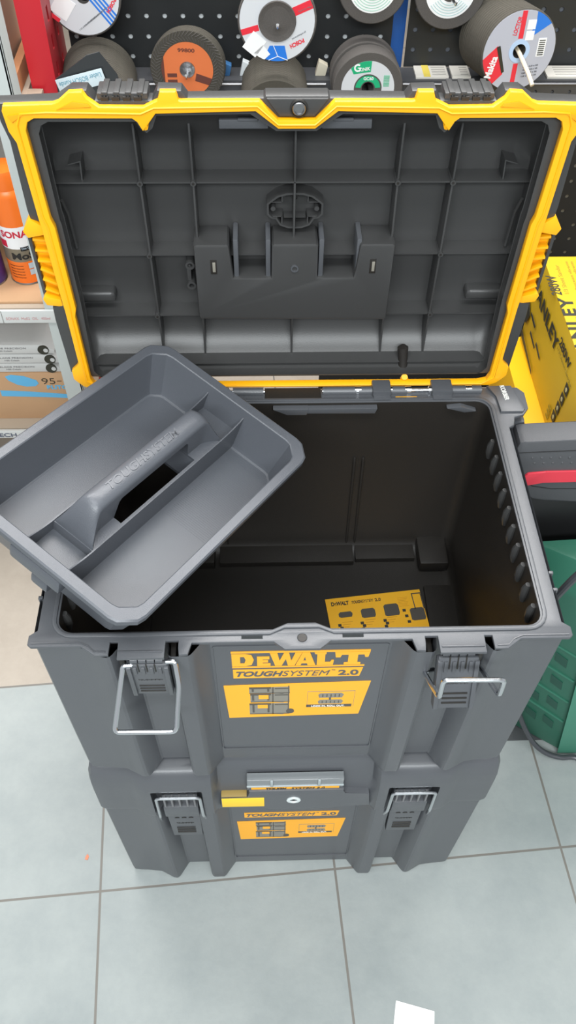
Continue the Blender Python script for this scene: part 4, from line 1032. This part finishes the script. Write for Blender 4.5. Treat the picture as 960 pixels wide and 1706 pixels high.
def f_kinik(b_, R):
    m = MB(); ring(m, .024, R*.76); l = obj('paper_label', m, LG, b_, local=True)
    m = MB(); ring(m, .0125, .0215, .0010, 5, 175, 30); poly(m, [(-.026, .024), (.003, .028), (.005, .07), (-.05, .07)], R*.76); obj('green_field', m, DGRN, l, local=True)
    m = MB(); dtext(m, 'KINIK', -.016, .0285, 8, .018, .0055, .02, .0014)
    m.prism([(x-.0195, z+.0345) for x, z in circ(0, 0, .0064, 18, 50, 330)+circ(0, 0, .0038, 18, 50, 330)[::-1]], -.0014, -.0008); m.prism([(-.0195, .0335), (-.0135, .0335), (-.0135, .0350), (-.0195, .0350)], -.0014, -.0008)
    dtext(m, 'GC60', -.0085, .0145, 0, .017, .0052, .02, .0014); obj('white_lettering', m, WHT, l, local=True)
    m = MB()
    for k in range(8): m.prism(rectp(.026, .036, .004+.0024*k, .0050+.0024*k), -.0012, -.0005)
    obj('small_print', m, DGRN, l, local=True)
def f_white(inner):
    def f(b_, R):
        m = MB(); ring(m, .016, R*.70); l = obj('paper_label', m, WHT, b_, local=True)
        m = MB()
        for k in range(5): ring(m, R*.34+.004*k, R*.34+.0013+.004*k, .0010, 215, 325, 24)
        obj('faint_print', m, inner, l, local=True)
    return f
def f_arc(b_, R):
    m = MB(); ring(m, R*.40, R*.62); l = obj('paper_label', m, LG, b_, local=True)
    m = MB(); ring(m, R*.45, R*.6, .001, 120, 150, 12); obj('red_print', m, DRED, l, local=True)
pale_green = mat('pale_green_print', (170, 206, 190), .6)
disc('grinding_disc', 'grey and blue labelled disc hanging at top centre with white price sticker', (-.0065, 1.0087, .8787), .0625, .006, f_centre, tilt=-.05)
disc('cutting_disc', 'disc with four blue stripes at the top left beside the red upright', (-.3166, 1.068, .892), .0600, .012, f_left, tilt=-.05)
disc('grinding_disc', 'white centred grinding wheel at the top right of centre, cut by the frame', (.150, 1.080, .903), .0562, .018, f_white(pale_green), tilt=-.03)
disc('grinding_disc', 'white centred grinding wheel hanging above the right pegboard edge', (.277, 1.080, .8965), .0580, .018, f_white(mat('pale_teal_print', (180, 206, 206), .6)), tilt=-.03)
disc('abrasive_disc', 'coarse disc with orange label behind the toolbox lid', (-.1569, 1.046, .7881), .0620, .006, f_orange, ABRD, tilt=-.04)
for k in range(3):
    disc('abrasive_disc', 'plain dark disc stacked behind the orange label disc', (-.1560+.0008*k, 1.0535+.0065*k, .7880-.001*k), .0620, .006, None, ABRD, group='discs behind the orange label disc')
disc('grinding_disc', 'thick grey wheel with green corner label, front of its pair', (.1501, 1.0450, .7570), .0600, .030, f_kinik)
disc('grinding_disc', 'thick plain grey wheel behind the green labelled wheel', (.1470, 1.0765, .7600), .0600, .030, None)
disc('grinding_disc', 'front disc of the stack at the right with red and blue label', (.3871, 1.0052, .8352), .0630, .006, f_makita, ABRD, tilt=-.05, spin=.16)
for k in range(14):
    disc('grinding_disc', 'plain disc in the stack behind the red and blue labelled disc', (.3862-.0014*k, 1.0122+.0066*k, .8345-.0009*k), .0630, .0058, None, ABRD, tilt=-.05, spin=.16, group='discs stacked behind the red and blue labelled disc')
for k in range(20):
    disc('cutting_disc', 'plain dark disc in the long stack by the red upright', (-.3010-.0006*k, .9650+.0067*k, .7560), .0635, .0058, None, ABRD, group='dark discs in the long stack by the red upright')
for k in range(17):
    disc('grinding_disc', 'plain dark disc in the stack below the top centre disc', (-.0100, .9900+.0066*k, .7380), .0585, .0058, f_arc if k == 0 else None, ABRD, group='dark discs in the stack below the top centre disc') if k else disc('grinding_disc', 'front disc of the stack below the top centre disc, grey arc label', (-.0100, .9900, .7380), .0585, .0058, f_arc, ABRD)
for c_, L_, lab in (((-.0065, 1.0087, .8787), .024, 'steel hook through the top centre disc'), ((.150, 1.080, .903), .03, 'steel hook through the white centred wheel left of the pegboard gap'), ((.277, 1.080, .8965), .05, 'steel hook through the white centred wheel right of the pegboard gap'),
                    ((-.1569, 1.046, .7881), .03, 'steel hook through the orange label disc'), ((.1501, 1.045, .757), .02, 'steel hook through the green labelled wheels'), ((-.3010, .965, .756), .02, 'steel hook through the long dark stack by the red upright')):
    hookset(c_, L_, lab)
t = thing('peg_hook', 'pale rod through the stack with the red and blue label', 'hook', (.38, 1.128, .82))
obj('hook_wire', MB().tube([(.383, 1.129, .830), (.387, 1.0, .834), (.400, .972, .815), (.406, .955, .803)], .0034, 10), mat('bone_rod', (214, 200, 176), .5), t)
t = thing('peg_hook', 'bare steel hook on the left pegboard between two discs', 'hook', (-.20, 1.128, .89))
obj('hook_wire', MB().tube([(-.196, 1.129, .905), (-.196, 1.10, .905), (-.196, 1.07, .893), (-.193, 1.05, .900)], .0030, 10), MET, t)
# plastic bag with header card hanging on the left stack
t = thing('hanging_tag', 'pale printed header card in front of the long dark disc stack', 'label', (-.285, .955, .76))
Mt = Matrix.Translation((-.3160, .954, .8170)) @ Matrix.Rotation(-.24, 4, 'Y')
obj('bag', MB().prism([(-.3600, .8120), (-.3050, .8480), (-.2850, .8530), (-.2620, .8200), (-.2500, .7700), (-.3600, .7700)], .9580, .9600, 'y'), mat('dark_bag', (50, 52, 54), .25), t)
b_ = obj('header_card', MB().box(-.044, .034, -.001, .0, -.018, .006, .0003, M=Mt), mat('pale_card', (206, 220, 226), .4), t)
m = MB(); m.text('Lieber BOSCH Kunde', Mt @ Vector((.030, -.0012, .0010)), Mt.to_3x3() @ Vector((-1, 0, 0)), Mt.to_3x3() @ Vector((0, 0, -1)), .070, .0075, ext=.0003, bold=0)
obj('card_lettering', m, mat('teal_print', (90, 150, 170), .6), b_)

# ================================================================== LIGHT, WORLD, CAMERA
def area(name, loc, rx, ry, sx, sy, power, col=(1, 1, 1)):
    l = bpy.data.lights.new(name, 'AREA'); l.shape = 'RECTANGLE'; l.size = sx; l.size_y = sy; l.energy = power; l.color = col
    o = bpy.data.objects.new(name, l); COL.objects.link(o); o.location = loc; o.rotation_euler = (rx, ry, 0); return o
area('unseen_ceiling_light', (-.1, -.35, 2.60), 0, 0, 1.8, .5, 22, (.96, .99, 1))
area('unseen_ceiling_light', (.0, 1.35, 2.60), 0, 0, 2.8, 1.0, 82, (1, .99, .98))  # unseen lamp, added so its reflection gives highlights on rim and tray
area('unseen_ceiling_light', (-.2, -2.0, 2.55), .35, 0, 2.6, .5, 86, (.93, .98, 1))
wd = bpy.data.worlds.new('shop_air'); S.world = wd; wd.use_nodes = True
wd.node_tree.nodes['Background'].inputs[0].default_value = (.93, .97, 1, 1); wd.node_tree.nodes['Background'].inputs[1].default_value = .46

cam = bpy.data.cameras.new('camera'); co = bpy.data.objects.new('camera', cam); COL.objects.link(co)
r_ = Vector((0.99955587, -0.02725241, 0.01205709)); u_ = Vector((0.01364266, 0.77817725, 0.62789653)); w_ = Vector((0.02649425, 0.62745317, -0.77820343))
co.matrix_world = Matrix(((r_.x, u_.x, -w_.x, -.0357), (r_.y, u_.y, -w_.y, -.4393), (r_.z, u_.z, -w_.z, 1.4402), (0, 0, 0, 1)))
cam.sensor_fit = 'VERTICAL'; cam.sensor_height = 24.; cam.lens = 1421.66/1706*24.; cam.clip_start = .02
S.camera = co
S.view_settings.view_transform = 'Standard'; S.view_settings.look = 'None'; S.view_settings.gamma = 1; S.view_settings.exposure = .35
S.view_settings.use_curve_mapping = False
